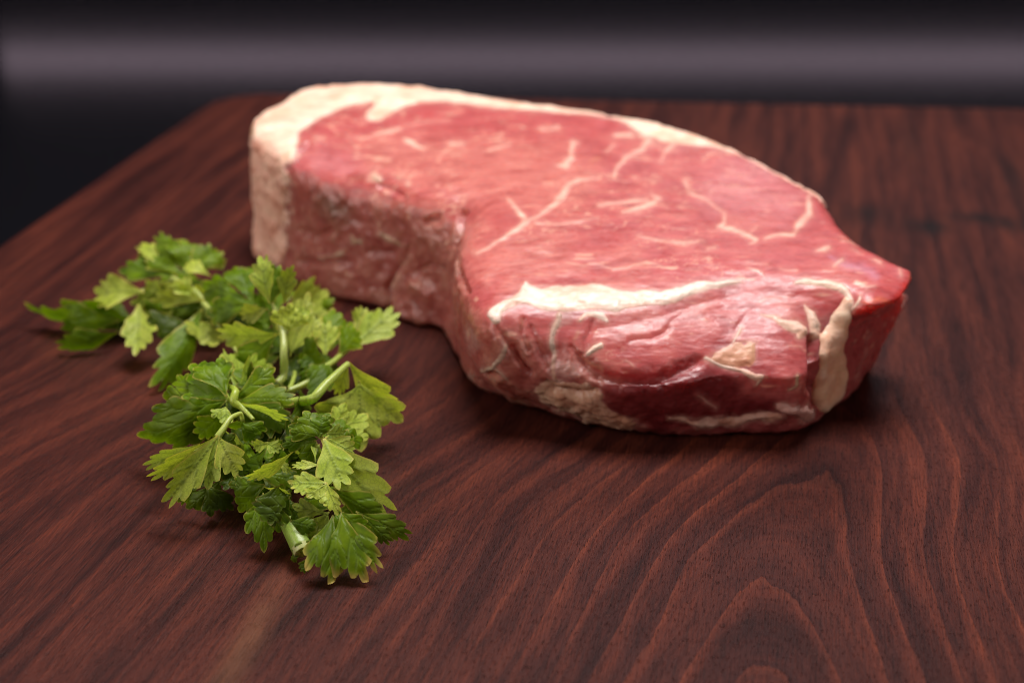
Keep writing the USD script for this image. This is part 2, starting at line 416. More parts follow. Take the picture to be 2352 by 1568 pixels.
# the fat cap along the back and the left end
cap_inner = to("A", [(300, 575), (345, 560), (375, 500), (385, 430), (400, 370), (470, 320), (540, 275), (640, 238), (720, 208), (800, 195), (872, 184), (868, 205), (820, 245), (815, 285), (850, 308), (905, 305), (960, 265), (1050, 212), (1200, 182), (1400, 188), (1530, 205), (1700, 232)]) + \
            to("B", [(100, 110), (200, 125), (500, 142), (790, 168), (880, 195), (950, 240), (1010, 272), (1130, 306), (1250, 308), (1400, 335), (1550, 402), (1700, 474), (1825, 530)])
cap_poly = cap_inner + to("B", [(1885, 560), (1930, 470), (1400, 230), (1000, 100), (500, 20), (0, -40)]) + [(850, 130), (640, 150), (520, 230), (540, 330)] + to("A", [(60, 430), (120, 470), (200, 540), (262, 585)])
F_cap = patch(None, cap_poly, rag=5)
side_poly = to("A", [(20, 280), (100, 400), (290, 570), (285, 660), (330, 760), (310, 900), (325, 1000), (345, 1230), (20, 1260)])
F_side = patch(None, side_poly, rag=34)
hid = ~VIS & (N0[:, 1] > -0.35)
near = cKDTree(topw).query(SV[:, :2])[1]
F_hid = np.where(hid & (near <= 14) & (SV[:, 2] > 0.004), 20.0, -60.0)
F_capall = mx(F_cap, F_side, F_hid)

# the white seam across the front and its neighbours
seam_poly = to("C", [(425, 522), (470, 480), (520, 440), (600, 395), (690, 350), (715, 300), (735, 255), (765, 305), (880, 322), (1000, 305), (1150, 300), (1280, 290), (1400, 320), (1530, 352), (1700, 345), (1850, 340), (1950, 310), (2080, 278), (2195, 272)]) + \
            to("D", [(340, 392), (500, 380), (635, 380), (560, 412), (400, 442), (250, 482), (150, 532), (60, 560), (0, 552)]) + \
            to("C", [(1600, 470), (1500, 490), (1420, 520), (1350, 500), (1250, 480), (1140, 500), (1050, 512), (960, 492), (880, 500), (800, 470), (700, 440), (600, 480), (548, 540), (545, 605), (500, 622), (460, 580)])
F_seam = mx(patch(None, seam_poly, rag=9), stroke("C", [(1150, 570, 14), (1190, 530, 22), (1260, 520, 24), (1320, 540, 28), (1352, 575, 16)]))
F_blob1 = stroke("C", [(1210, 820, 20), (1260, 780, 28), (1310, 765, 22)])
F_tendon = stroke("C", [(985, 520, 26), (955, 620, 25), (930, 700, 24), (930, 800, 22), (950, 920, 18), (960, 1020, 22)], [(1000, 1030, 16), (900, 1060, 16)], rag=8)
F_low = patch("C", [(890, 1070), (1000, 1030), (1100, 1045), (1230, 1040), (1290, 1100), (1330, 1200), (1420, 1290), (1560, 1340), (1600, 1420), (1440, 1400), (1300, 1390), (1150, 1340), (1000, 1270), (850, 1180), (780, 1100)], rag=22)
F_strip = stroke("D", [(100, 1345, 8), (200, 1350, 18), (400, 1375, 24), (600, 1355, 22), (750, 1330, 28), (850, 1330, 24)], rag=14)
F_bump = stroke("D", [(880, 1260, 40), (980, 1290, 60), (1080, 1320, 40)], rag=22)
F_fl = stroke("C", [(320, 990, 18), (400, 960, 22), (500, 920, 20), (550, 850, 26), (570, 760, 18)], [(520, 940, 9), (600, 1020, 9)], rag=8)
F_tan = patch("D", [(340, 930), (420, 870), (520, 830), (570, 760), (585, 700), (612, 690), (600, 760), (575, 810), (705, 795), (690, 870), (700, 960), (640, 1000), (500, 1000), (400, 970)], rag=7)
F_tanrim = stroke("D", [(355, 925, 14), (450, 970, 17), (600, 1010, 18), (700, 1050, 26), (745, 1055, 20), (705, 1105, 10)], [(520, 835, 8), (575, 780, 9), (595, 710, 9)], rag=8)
F_blob2 = stroke("D", [(740, 610, 7), (830, 640, 14), (920, 690, 34), (980, 710, 48), (1030, 730, 36), (1000, 770, 22)], rag=9)
F_blob3 = stroke("D", [(1040, 550, 8), (1090, 620, 34), (1110, 700, 42), (1120, 760, 34)], rag=7)
F_corner = stroke("D", [(990, 392, 14), (1060, 390, 24), (1180, 402, 28), (1280, 425, 25), (1330, 460, 26), (1350, 530, 28), (1335, 600, 30)], rag=8)
F_corner = mx(F_corner, stroke("D", [(1370, 590, 10), (1400, 540, 14), (1425, 495, 10)]))
F_hook = stroke("D", [(990, 1045, 11), (980, 1110, 13), (930, 1145, 9)])
F_left = mx(stroke("E", [(1140, 660, 12), (1200, 700, 28), (1290, 735, 22), (1320, 770, 12)], rag=10), stroke("E", [(640, 860, 8), (740, 845, 14), (830, 820, 20)], rag=12), stroke("E", [(890, 700, 14), (910, 750, 24), (975, 740, 20)], rag=12))
F_lump = stroke("E", [(1250, 1130, 24), (1260, 1060, 24), (1290, 985, 16), (1345, 900, 12)], rag=10)
F_top = stroke("E", [(1085, 180, 22), (1130, 210, 24)], [(1300, 170, 12), (1320, 210, 8)], [(1375, 255, 12), (1390, 215, 8)], rag=9)

# marbling in the lean, colour in the cut face
B_veins = stroke("B",
    [(320, 570, 7), (360, 620, 12), (410, 680, 17), (360, 720, 11), (260, 780, 7), (165, 840, 4)],
    [(410, 680, 12), (470, 650, 9), (540, 600, 15), (580, 560, 22), (610, 510, 13), (670, 480, 11), (740, 470, 5)],
    [(450, 685, 4), (560, 695, 4), (660, 680, 5), (760, 660, 4)],
    [(760, 600, 7), (850, 590, 9), (930, 580, 7), (1000, 575, 6)], [(880, 638, 8), (980, 610, 14), (1060, 570, 9), (1020, 555, 6)],
    [(560, 410, 8), (600, 405, 17), (625, 370, 11), (630, 300, 12), (655, 295, 7)],
    [(970, 240, 22), (1010, 290, 14), (970, 330, 11), (890, 370, 11), (850, 420, 9), (835, 460, 7)],
    [(1130, 300, 12), (1090, 340, 7), (1060, 390, 4)], [(840, 260, 9), (920, 258, 12)],
    [(1200, 540, 7), (1290, 580, 5), (1370, 640, 5), (1370, 690, 11), (1340, 705, 9), (1420, 720, 15), (1490, 745, 13), (1530, 770, 9), (1500, 790, 5)], [(1500, 730, 5), (1530, 705, 3)],
    [(1570, 765, 7), (1640, 745, 9), (1710, 740, 9), (1740, 690, 18), (1790, 640, 17), (1780, 580, 11), (1790, 550, 5)],
    [(950, 750, 4), (1010, 765, 7), (1110, 780, 7), (1220, 780, 7), (1270, 770, 3)], [(1290, 812, 8), (1325, 803, 7)],
    [(600, 880, 3), (690, 895, 3), (720, 880, 3), (770, 885, 3), (830, 912, 5), (890, 905, 4), (985, 880, 4), (1070, 900, 4)],
    [(40, 306, 10), (105, 300, 9)], [(225, 330, 5), (330, 300, 5)], [(480, 230, 8), (560, 225, 10)],
    [(800, 340, 6), (830, 310, 6)], [(1180, 480, 6), (1200, 540, 6)], rag=5)
A_veins = stroke("A", [(1070, 420, 16), (1130, 450, 21), (1190, 490, 12)], [(500, 418, 12), (540, 415, 10)], [(870, 390, 9), (960, 375, 17), (1040, 355, 12)],
    [(690, 420, 4), (830, 400, 5), (1000, 350, 5), (1200, 310, 5), (1350, 290, 6)], [(1350, 440, 10), (1430, 440, 12)], [(870, 470, 4), (1000, 490, 5)], rag=5)
C_veins = stroke("C", [(620, 140, 9), (690, 130, 9), (800, 100, 6)], [(450, 230, 9), (440, 270, 6)], [(330, 50, 9), (420, 10, 8)], [(840, 20, 12), (910, 50, 10)], [(640, 230, 5), (760, 180, 5)],
    [(1985, 185, 10), (2060, 183, 9)], [(1500, 880, 14), (1560, 920, 14)], [(2080, 560, 12), (2110, 565, 12)], [(1640, 590, 6), (1600, 650, 8)], [(1460, 240, 4), (1560, 250, 4)], [(1740, 265, 5), (1800, 250, 4)], rag=6)
D_veins = stroke("D", [(1120, 180, 10), (1170, 170, 26), (1210, 150, 18)], [(1245, 285, 14), (1300, 240, 22)], [(1520, 235, 11), (1570, 260, 14)], [(1370, 160, 6), (1420, 190, 8)], [(1440, 130, 6), (1560, 180, 8)],
    [(640, 290, 6), (720, 320, 13), (755, 345, 8)], [(240, 310, 7), (300, 312, 5)], [(870, 298, 6), (985, 318, 9)], [(590, 345, 7), (620, 345, 6)], [(1170, 315, 7), (1230, 320, 5)], [(730, 530, 9), (800, 500, 6), (950, 492, 4)],
    [(640, 260, 6), (790, 265, 6)], [(1400, 400, 22), (1470, 430, 18), (1530, 420, 10)], [(1700, 300, 10), (1710, 350, 12)], [(340, 650, 12), (360, 660, 8)], [(1100, 660, 4), (1180, 640, 4)],
    [(1480, 800, 12), (1510, 760, 10)], [(1480, 860, 5), (1400, 1060, 6)], [(300, 1190, 10), (420, 1270, 10)], [(920, 830, 5), (1020, 840, 7)], rag=6)
E_veins = stroke("E", [(1110, 330, 8), (1075, 420, 7), (1080, 520, 9), (1120, 600, 14), (1140, 680, 9)], [(570, 160, 14), (590, 190, 10)], [(560, 350, 12), (580, 370, 10)], [(970, 900, 6), (950, 1000, 7)], [(1430, 640, 8), (1440, 600, 8)],
    [(300, 110, 20), (350, 180, 20), (420, 260, 14)], rag=9)
F_vein = mx(B_veins, A_veins - 1.0, C_veins - 2.5, D_veins - 1.5, E_veins - 1.5)

# creases cut into the flesh, and swellings
depth = np.zeros(len(SV))
def carve(f, amount, soft): 
    global depth
    depth -= amount * smoothstep(-soft, soft, f)
carve(stroke("C", [(1540, 722, 4), (1700, 712, 9), (1800, 662, 8), (1832, 630, 3)]), 0.0007, 12)
carve(stroke("C", [(1185, 815, 8), (1180, 720, 10), (1230, 640, 8), (1240, 580, 4)]), 0.0013, 11)
carve(stroke("C", [(715, 560, 4), (700, 690, 6), (745, 800, 8)], [(770, 620, 4), (830, 800, 8), (890, 930, 6)], [(1085, 780, 4), (1200, 950, 8), (1300, 1040, 6)], [(520, 640, 6), (600, 760, 8), (690, 870, 10), (760, 960, 12)]), 0.0013, 11)
carve(stroke("C", [(1170, 870, 6), (1290, 985, 22), (1450, 1040, 34), (1600, 1045, 38), (1750, 1025, 34), (1900, 965, 26), (2060, 900, 10)], rag=16), 0.0030, 26)
carve(stroke("D", [(690, 575, 3), (610, 640, 5), (560, 720, 5)], [(40, 760, 3), (130, 650, 4), (240, 590, 3)], [(0, 760, 6), (90, 735, 5)], [(360, 610, 3), (480, 560, 2)]), 0.0002, 9)
carve(stroke("D", [(1085, 780, 12), (1105, 900, 20), (1112, 1100, 22), (1130, 1240, 16)]), 0.0040, 10)
carve(stroke("E", [(1860, 480, 12), (1825, 620, 14), (1800, 800, 14), (1800, 960, 12), (1880, 1150, 8)]), 0.0026, 10)
carve(stroke("E", [(1380, 790, 8), (1320, 930, 14), (1250, 1000, 10), (1210, 1110, 10), (1225, 1290, 12)], [(1690, 965, 10), (1560, 930, 8), (1480, 960, 8)]), 0.0022, 9)
carve(stroke("E", [(480, 640, 20), (600, 690, 24), (720, 640, 16)], [(470, 900, 14), (700, 910, 16), (830, 900, 18)], [(1040, 820, 14), (1250, 830, 12)], [(1160, 260, 8), (1260, 300, 8), (1340, 340, 8)], [(1550, 560, 20), (1640, 540, 24)]), 0.0017, 12)
carve(stroke("A", [(320, 600, 8), (380, 520, 10), (450, 455, 8)]), 0.0018, 8)
carve(stroke("F", [(1100, 1000, 10), (1200, 1060, 20), (1450, 1080, 26), (1600, 1060, 14)], [(800, 650, 14), (840, 760, 18), (960, 900, 18)], [(480, 960, 10), (560, 900, 12), (650, 930, 8)]), 0.0020, 10)
carve(-mx(F_tan) - 6, -0.0000, 5)
depth += 0.0016 * smoothstep(0, 50, stroke("F", [(560, 960, 60), (640, 1010, 70)])) + 0.0022 * smoothstep(0, 40, stroke("F", [(850, 830, 60), (880, 930, 50)]))
depth += 0.0025 * smoothstep(0, 60, stroke("E", [(1420, 1090, 90), (1560, 1180, 120)])) + 0.0012 * smoothstep(0, 30, stroke("E", [(1120, 200, 60), (1300, 190, 40), (1500, 360, 30), (1780, 370, 30)]))
depth += 0.0018 * smoothstep(0, 40, stroke("D", [(960, 1270, 90), (1060, 1290, 70)]))

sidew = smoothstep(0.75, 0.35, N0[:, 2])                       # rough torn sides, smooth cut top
n1, n2, n3 = (meshkit.fbm(SV * np.array(f), o, s) - 0.5 for f, o, s in (((115, 115, 55), 3, 3), ((330, 330, 240), 3, 4), ((120, 420, 420), 3, 5)))
bump = sidew * (0.0031 * n1 + 0.0013 * n2) + (1 - sidew) * (0.0007 * n1 + 0.0004 * n3)
bump += F_low.clip(0, 30) / 30 * 0.0016 * n2
depth += bump
depth += 0.00025 * smoothstep(-2, 5, F_vein)
SKIN = SV + N0 * depth[:, None]
SKIN[:, 2] = np.maximum(SKIN[:, 2], 0.0004)
NRM = tri_normals(SKIN, SF)

# colour of the lean: the flesh itself, plus some painted sheen and undercut shade
def lerp(c, col, w): return c + (np.asarray(col) - c) * np.clip(w, 0, 1)[:, None]
lean = np.tile([0.48, 0.095, 0.092], (len(SV), 1))
lean = lerp(lean, (0.42, 0.080, 0.082), smoothstep(0.08, -0.16, n1) * 0.85)
lean = lerp(lean, (0.55, 0.17, 0.145), smoothstep(0.0, 0.25, n1) * 0.6)
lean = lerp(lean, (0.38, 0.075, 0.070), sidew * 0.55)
leftside = sidew * smoothstep(0.03, -0.02, SV[:, 0] + 0.4 * (SV[:, 1] - 0.0))
lean = lerp(lean, (0.42, 0.140, 0.105), leftside * (0.62 + 0.9 * n1))
lean = lerp(lean, (0.43, 0.17, 0.125), sidew * smoothstep(-0.02, 0.22, n1 * 0.7 + n2 * 0.6) * (0.22 + 0.4 * leftside))
pale = stroke("P", [(900, 360, 60), (1100, 400, 90), (1300, 420, 80)], [(1120, 600, 60), (1250, 560, 60)], rag=30)
lean = lerp(lean, (0.58, 0.19, 0.155), smoothstep(-40, 50, pale) * 0.5)
deep = stroke("P", [(760, 300, 40), (1000, 262, 34), (1250, 265, 28), (1420, 285, 22)], [(1640, 370, 40), (1800, 430, 40)], [(1500, 620, 40), (1800, 600, 30)], rag=30)
lean = lerp(lean, (0.47, 0.080, 0.085), smoothstep(-30, 40, deep) * 0.7)
lean = lerp(lean, (0.47, 0.055, 0.058), smoothstep(0.075, 0.125, SV[:, 0]) * 0.75)
mauve_sheen = stroke("P", [(1750, 400, 50), (1650, 440, 50), (1800, 470, 40)], [(730, 365, 30), (800, 380, 26)], rag=40)
lean = lerp(lean, (0.56, 0.20, 0.21), smoothstep(-30, 40, mauve_sheen) * 0.55)  # soft mauve sheen painted into the lean colour
brown = smoothstep(-20, 60, stroke("E", [(620, 380, 120), (760, 470, 170), (880, 560, 60)], rag=30))
lean = lerp(lean, (0.15, 0.080, 0.050), brown * 0.88)
lean = lerp(lean, (0.30, 0.020, 0.020), smoothstep(-6, 8, stroke("E", [(890, 180, 30), (960, 190, 40), (1010, 200, 24)])) * 0.9)
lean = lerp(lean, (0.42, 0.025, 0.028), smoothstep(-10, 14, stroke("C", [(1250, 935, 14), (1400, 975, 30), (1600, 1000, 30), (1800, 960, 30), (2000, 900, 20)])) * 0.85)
lean = lerp(lean, (0.15, 0.010, 0.014), smoothstep(-24, 16, stroke("C", [(1380, 1120, 70), (1500, 1180, 120), (1700, 1180, 150), (2000, 1110, 150), (2250, 1110, 120)], [(1700, 1330, 90), (2300, 1280, 110), (2700, 1230, 60)], rag=24)) * 0.88)  # dark red muscle, deepened further to paint the shade of the undercut
lean = lerp(lean, (0.55, 0.030, 0.022), smoothstep(-8, 12, stroke("D", [(1380, 590, 30), (1480, 590, 60), (1600, 600, 50), (1690, 560, 40), (1750, 430, 30)], rag=14)) * 0.9)
lean = lerp(lean, (0.66, 0.14, 0.08), smoothstep(-6, 8, stroke("D", [(1450, 530, 12), (1560, 510, 16), (1640, 540, 14)], [(1780, 360, 22), (1800, 320, 20)])) * 0.8)
lean = lerp(lean, (0.55, 0.25, 0.34), smoothstep(-10, 14, stroke("D", [(1220, 215, 14), (1330, 270, 34), (1450, 310, 30), (1540, 350, 22)], [(1600, 200, 10), (1700, 235, 14), (1740, 265, 10)], rag=16)) * 0.6)  # lilac sheen of light from behind, painted on near the tip
lean = lerp(lean, (0.55, 0.18, 0.11), smoothstep(-3, 5, stroke("B", [(720, 385, 9), (765, 372, 9)], [(930, 890, 10), (1000, 885, 14)], rag=8)) * 0.7)
lean = lerp(lean, (0.52, 0.24, 0.16), smoothstep(-4, 6, stroke("C", [(690, 650, 10), (700, 560, 12)], [(1110, 720, 14), (1130, 660, 12)], [(1170, 850, 14), (1300, 930, 24)], [(430, 1020, 30), (480, 1040, 40)], rag=12)) * 0.7)
FATC = np.array([0.90, 0.595, 0.455])
vmod = 0.72 + 0.28 * smoothstep(-0.12, 0.12, meshkit.fbm(SV * [200, 300, 300], 3, 61) - 0.5)
lean = lerp(lean, FATC * [0.96, 0.94, 0.95], smoothstep(-4.5, 4.0, F_vein - 1.6) * 0.95 * vmod)
lean = lerp(lean, (0.60, 0.24, 0.20), smoothstep(-14, 0, F_vein) * 0.25)
F_all = mx(F_capall, F_seam, F_blob1, F_tendon, F_low, F_strip, F_bump, F_fl, F_tan, F_tanrim, F_blob2, F_blob3, F_corner, F_hook, F_left, F_lump, F_top)
lean = lerp(lean, (0.62, 0.30, 0.24), smoothstep(-8, 0, F_all + 12 * n2) * 0.45)
web = meshkit.fbm(SV * [70, 130, 130] + 6 * WOB[:, :1] * [0.12, 0.1, 0.1], 3, 71) - 0.5
web2 = meshkit.fbm(SV * [120, 260, 260], 3, 72) - 0.5
webmask = smoothstep(-0.10, 0.14, meshkit.fbm(SV * 38, 2, 73) - 0.5)
lean = lerp(lean, FATC * [0.9, 0.78, 0.74], (smoothstep(0.016, 0.002, np.abs(web)) * 0.66 + smoothstep(0.013, 0.001, np.abs(web2)) * 0.42) * webmask * (1 - sidew * 0.8))
flecks = meshkit.noise(SV * [260, 900, 700], 31) * meshkit.noise(SV * [90, 200, 200], 32)
lean = lerp(lean, FATC * [0.9, 0.8, 0.76], smoothstep(0.52, 0.70, flecks) * 0.55 * (1 - brown))
silver = smoothstep(-8, 6, stroke("C", [(1060, 560, 60), (960, 580, 40)], [(300, 640, 40), (330, 760, 60)], [(1000, 960, 80), (1120, 960, 60)], rag=20))
lean = lerp(lean, (0.50, 0.30, 0.27), silver * 0.38)

def meat_nodes(sss, rough, wet, dark=(0.80, 0.72, 0.72), light=(1.10, 1.22, 1.2), relief=0.20, radius=(1.0, 0.35, 0.25), scale=0.0022, mott=(0.72, 0.50, 0.52)):
    return ({"c": ("attribute", {"attribute": "col"}), "t": ("texture_coordinate", {}),
             "m1": ("mapping", {"scale": (140, 900, 900)}), "f1": ("noise_texture", {"scale": 1.0, "detail": 4.0, "roughness": 0.6, "distortion": 0.6}),
             "m2": ("mapping", {"scale": (500, 900, 900)}), "f2": ("noise_texture", {"scale": 1.0, "detail": 3.0}),
             "r1": ("rgb_ramp", {"ramp": [(0.25, dark), (0.5, (1, 1, 1)), (0.72, light)]}),
             "x": ("mix", {"mix_type": "multiply", "fac": 1.0}), "m3": ("mapping", {"scale": (110, 230, 230)}), "f3": ("noise_texture", {"scale": 1.0, "detail": 6.0, "roughness": 0.66, "distortion": 0.4}),
             "r3": ("rgb_ramp", {"ramp": [(0.30, mott), (0.48, (1, 1, 1)), (0.70, (1.10, 1.26, 1.22))]}), "x3": ("mix", {"mix_type": "multiply", "fac": 1.0}),
             "h": ("math", {"math_type": "multiply_add", "value2": 0.6}),
             "b": ("bump", {"strength": relief, "distance": 0.0007}),
             "rr": ("map_range", {"from_min": 0.3, "from_max": 0.7, "to_min": rough - wet, "to_max": rough + 0.15}),
             "p": ("principled_bsdf", {"roughness": rough, "subsurface_weight": sss, "subsurface_scale": scale, "subsurface_radius": radius, "specular_ior_level": 0.38, "coat_weight": 0.16, "coat_roughness": 0.24})},
            [("t.object", "m1.vector"), ("m1.vector", "f1.vector"), ("t.object", "m2.vector"), ("m2.vector", "f2.vector"), ("f1.fac", "r1.fac"), ("c.color", "x.color1"), ("r1.color", "x.color2"),
             ("t.object", "m3.vector"), ("m3.vector", "f3.vector"), ("f3.fac", "r3.fac"), ("x.color", "x3.color1"), ("r3.color", "x3.color2"), ("x3.color", "p.base_color"), ("f1.fac", "h.value1"), ("f2.fac", "h.value3"), ("h.value", "b.height"), ("b.normal", "p.normal"), ("f2.fac", "rr.value"), ("rr.result", "p.roughness")])
m_meat = mat("raw_meat", *meat_nodes(0.35, 0.36, 0.14))
m_fat = mat("raw_fat", *meat_nodes(0.25, 0.42, 0.08, (0.93, 0.87, 0.84), (1.03, 1.04, 1.05), 0.35, (1.0, 0.8, 0.68), 0.0009, (0.94, 0.84, 0.80)))

steak = thing("steak", "thick raw beef steak with a white fat cap on the wooden board", "steak")
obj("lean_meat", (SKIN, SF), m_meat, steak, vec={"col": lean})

def fat_piece(name, F, thick, color, label=None, rise=9.0, var=1.0, tint=None, rough=0.0005):
    """a closed slab of fat that stands out of the flesh where F > 0 and dives under it where F < 0"""
    keep = F > -9
    fs = SF[keep[SF].all(1)]
    if not len(fs): return
    ids, inv = np.unique(fs, return_inverse=True)
    fs = inv.reshape(-1, 3)
    f = F[ids]; p = SKIN[ids]; n = NRM[ids]
    thick = thick * 0.6
    up = thick * np.where(f > 0, smoothstep(-0.25 * rise, 1.3 * rise, f) - 0.0816 * (f < 1.3 * rise) * (1 - np.clip(f / (1.3 * rise), 0, 1)), 1.2 * f / 9.0)
    wav = (meshkit.fbm(SV[ids] * 420, 3, 21) - 0.5) * 2 * rough * smoothstep(0, 8, f) + (meshkit.fbm(SV[ids] * 140, 2, 22) - 0.5) * 2.0 * rough * smoothstep(0, 20, f)
    top = p + n * (up + wav)[:, None]
    bot = p - n * 0.0042
    bot[:, 2] = np.maximum(bot[:, 2], 0.0006); top[:, 2] = np.maximum(top[:, 2], 0.0006)
    e = np.vstack([fs[:, [0, 1]], fs[:, [1, 2]], fs[:, [2, 0]]])
    key = np.sort(e, 1); _, first, cnt = np.unique(key, axis=0, return_index=True, return_counts=True)
    b = e[first[cnt == 1]]
    k = len(ids)
    tri = np.vstack([fs, fs[:, ::-1] + k, np.c_[b[:, 1], b[:, 0], b[:, 0] + k], np.c_[b[:, 1], b[:, 0] + k, b[:, 1] + k]])
    c = np.tile(color, (k, 1)).astype(float)
    a = meshkit.fbm(SV[ids] * [150, 150, 150], 4, 23) - 0.5
    c = lerp(c, np.array(color) * [0.90, 0.66, 0.56], smoothstep(-0.05, 0.22, a) * 0.65 * var)
    c = lerp(c, np.array(color) * [1.04, 1.12, 1.16], smoothstep(0.0, -0.22, a) * 0.6)
    c = lerp(c, lean[ids], smoothstep(4.0, -1.5, f) * 0.85)
    if tint is not None: c = tint(c, ids)
    prim = obj(name, (np.vstack([top, bot]), tri), m_fat, steak, vec={"col": np.vstack([c, c])})
    if label: prim.SetCustomDataByKey("label", label)

def cap_tint(c, ids):
    w = smoothstep(-4, 10, np.maximum(F_side, F_hid)[ids])
    c = lerp(c, (0.84, 0.47, 0.35), w * 0.85)
    c = lerp(c, (0.62, 0.26, 0.18), w * smoothstep(0.0, 0.24, n2[ids] + 0.5 * n1[ids]) * 0.8)
    return lerp(c, (0.62, 0.34, 0.18), smoothstep(-4, 6, stroke("A", [(85, 300, 14), (110, 390, 22)], [(300, 540, 14), (340, 510, 10)]))[ids] * 0.6)
fat_piece("fat_cap", F_capall, 0.0011, FATC, "pale cream fat cap along the far edge and left end", tint=cap_tint)
fat_piece("fat_seam", F_seam, 0.0009, FATC * [1.04, 1.12, 1.20], "bright white band of fat across the front", tint=lambda c, i: lerp(c, (0.62, 0.33, 0.17), smoothstep(-4, 6, stroke("C", [(960, 440, 14), (1010, 460, 14)], [(880, 370, 8), (920, 400, 10)]))[i] * 0.6))
fat_piece("fat_lump", F_blob1, 0.0013, FATC, "small white lump of fat on the front bulge")
fat_piece("tendon", F_tendon, 0.0007, (0.58, 0.36, 0.28), "pale tendon running down the front side")
fat_piece("fat_strip", F_strip, 0.0010, (0.68, 0.40, 0.31), "ragged white strip of fat along the bottom edge")
fat_piece("fat_lump", mx(F_low), 0.0012, (0.56, 0.32, 0.22), "ragged dull beige fat low on the front side", rough=0.0006)
fat_piece("fat_lump", F_bump, 0.0009, (0.62, 0.33, 0.28), "pinkish fatty bump at the bottom right corner")
fat_piece("fat_strip", F_fl, 0.0008, (0.62, 0.40, 0.30))
fat_piece("fat_patch", F_tan, 0.0005, (0.60, 0.28, 0.17), "tan torn patch of membrane on the front side", rise=14)
fat_piece("fat_strip", F_tanrim, 0.0009, FATC * 0.93)
fat_piece("fat_lump", F_blob2, 0.0011, FATC * [0.95, 0.93, 0.93])
fat_piece("fat_lump", F_blob3, 0.0013, FATC * 0.95)
fat_piece("fat_strip", F_corner, 0.0011, FATC, "white fat strip bending over the front right corner")
fat_piece("fat_strip", F_hook, 0.0011, (0.70, 0.42, 0.25))
fat_piece("fat_lump", F_left, 0.0010, (0.58, 0.36, 0.24))
fat_piece("fat_strip", F_lump, 0.0010, (0.60, 0.34, 0.25))
fat_piece("fat_lump", F_top, 0.0012, (0.72, 0.42, 0.30))

# the pale fold of fat that hangs down the right corner
def blob_field(lines, lo, hi, step, k):
    g = [np.arange(lo[i], hi[i], step) for i in range(3)]
    G = np.stack(np.meshgrid(*g, indexing="ij"), -1).astype(np.float32)
    out = None
    for line in lines:
        for a, b in zip(line[:-1], line[1:]):
            a, b = np.array(a), np.array(b); e = b[:3] - a[:3]
            t = np.clip(((G - a[:3]) @ e) / (e @ e), 0, 1)
            d = np.linalg.norm(G - a[:3] - t[..., None] * e, axis=-1) - (a[3] + (b[3] - a[3]) * t)
            out = d if out is None else -smax(-out, -d, k)
    return out
def onskin(c, x, y, r, lift=0.0):
    """a point on the flesh under the photograph's point, lifted along the surface normal"""
    q = crop(c, [(x, y)])[0, :2]
    k = np.flatnonzero(VIS & (np.abs(SP - q) < 14).all(1))
    if not len(k):
        k = np.flatnonzero(VIS); k = k[np.argsort(np.linalg.norm(SP[k] - q, axis=1))[:20]]
    k = k[SD[k] < SD[k].min() + 0.006]
    return SKIN[k].mean(0) + NRM[k].mean(0) * lift, CROPS[c][2] * r * SD[k].mean() / FPX
def skin_line(c, pts, lift):
    out = []
    for x, y, r in pts:
        p, rr = onskin(c, x, y, r, lift); out.append((*p, rr))
    return out
fold_lines = [skin_line("D", [(1335, 470, 24), (1335, 540, 44), (1305, 640, 62), (1290, 760, 62), (1266, 860, 54), (1278, 950, 68), (1285, 1060, 80), (1262, 1160, 78), (1205, 1255, 56)], -0.0012),
              skin_line("D", [(1150, 770, 30), (1185, 810, 44), (1180, 900, 46), (1180, 1060, 50), (1175, 1180, 54), (1180, 1255, 52)], -0.0010),
              skin_line("D", [(1230, 650, 30), (1225, 760, 50), (1225, 900, 50), (1225, 1060, 60), (1210, 1200, 60)], -0.0014)]
pts = np.array([p for l in fold_lines for p in l])
lo, hi = pts[:, :3].min(0) - 0.012, pts[:, :3].max(0) + 0.012
ff = blob_field(fold_lines, lo, hi, 0.0005, 0.0020)
fv, fq = surface_nets(ff)
fv = lo + fv * 0.0005
ft = np.vstack([fq[:, [0, 1, 2]], fq[:, [0, 2, 3]]])
fv = relax(fv, ft, 10)
fn = tri_normals(fv, ft)
fv = fv + fn * ((meshkit.fbm(fv * [160, 160, 90], 3, 41) - 0.5) * 0.0016)[:, None]
fv[:, 2] = np.maximum(fv[:, 2], 0.0008)
fc = np.tile([0.88, 0.48, 0.30], (len(fv), 1))
fc = lerp(fc, (0.90, 0.58, 0.42), smoothstep(-0.1, 0.2, meshkit.fbm(fv * 120, 3, 42) - 0.5))
obj("fat_fold", (fv, ft), m_fat, steak, vec={"col": fc}).SetCustomDataByKey("label", "creamy fold of fat hanging down the front right corner")

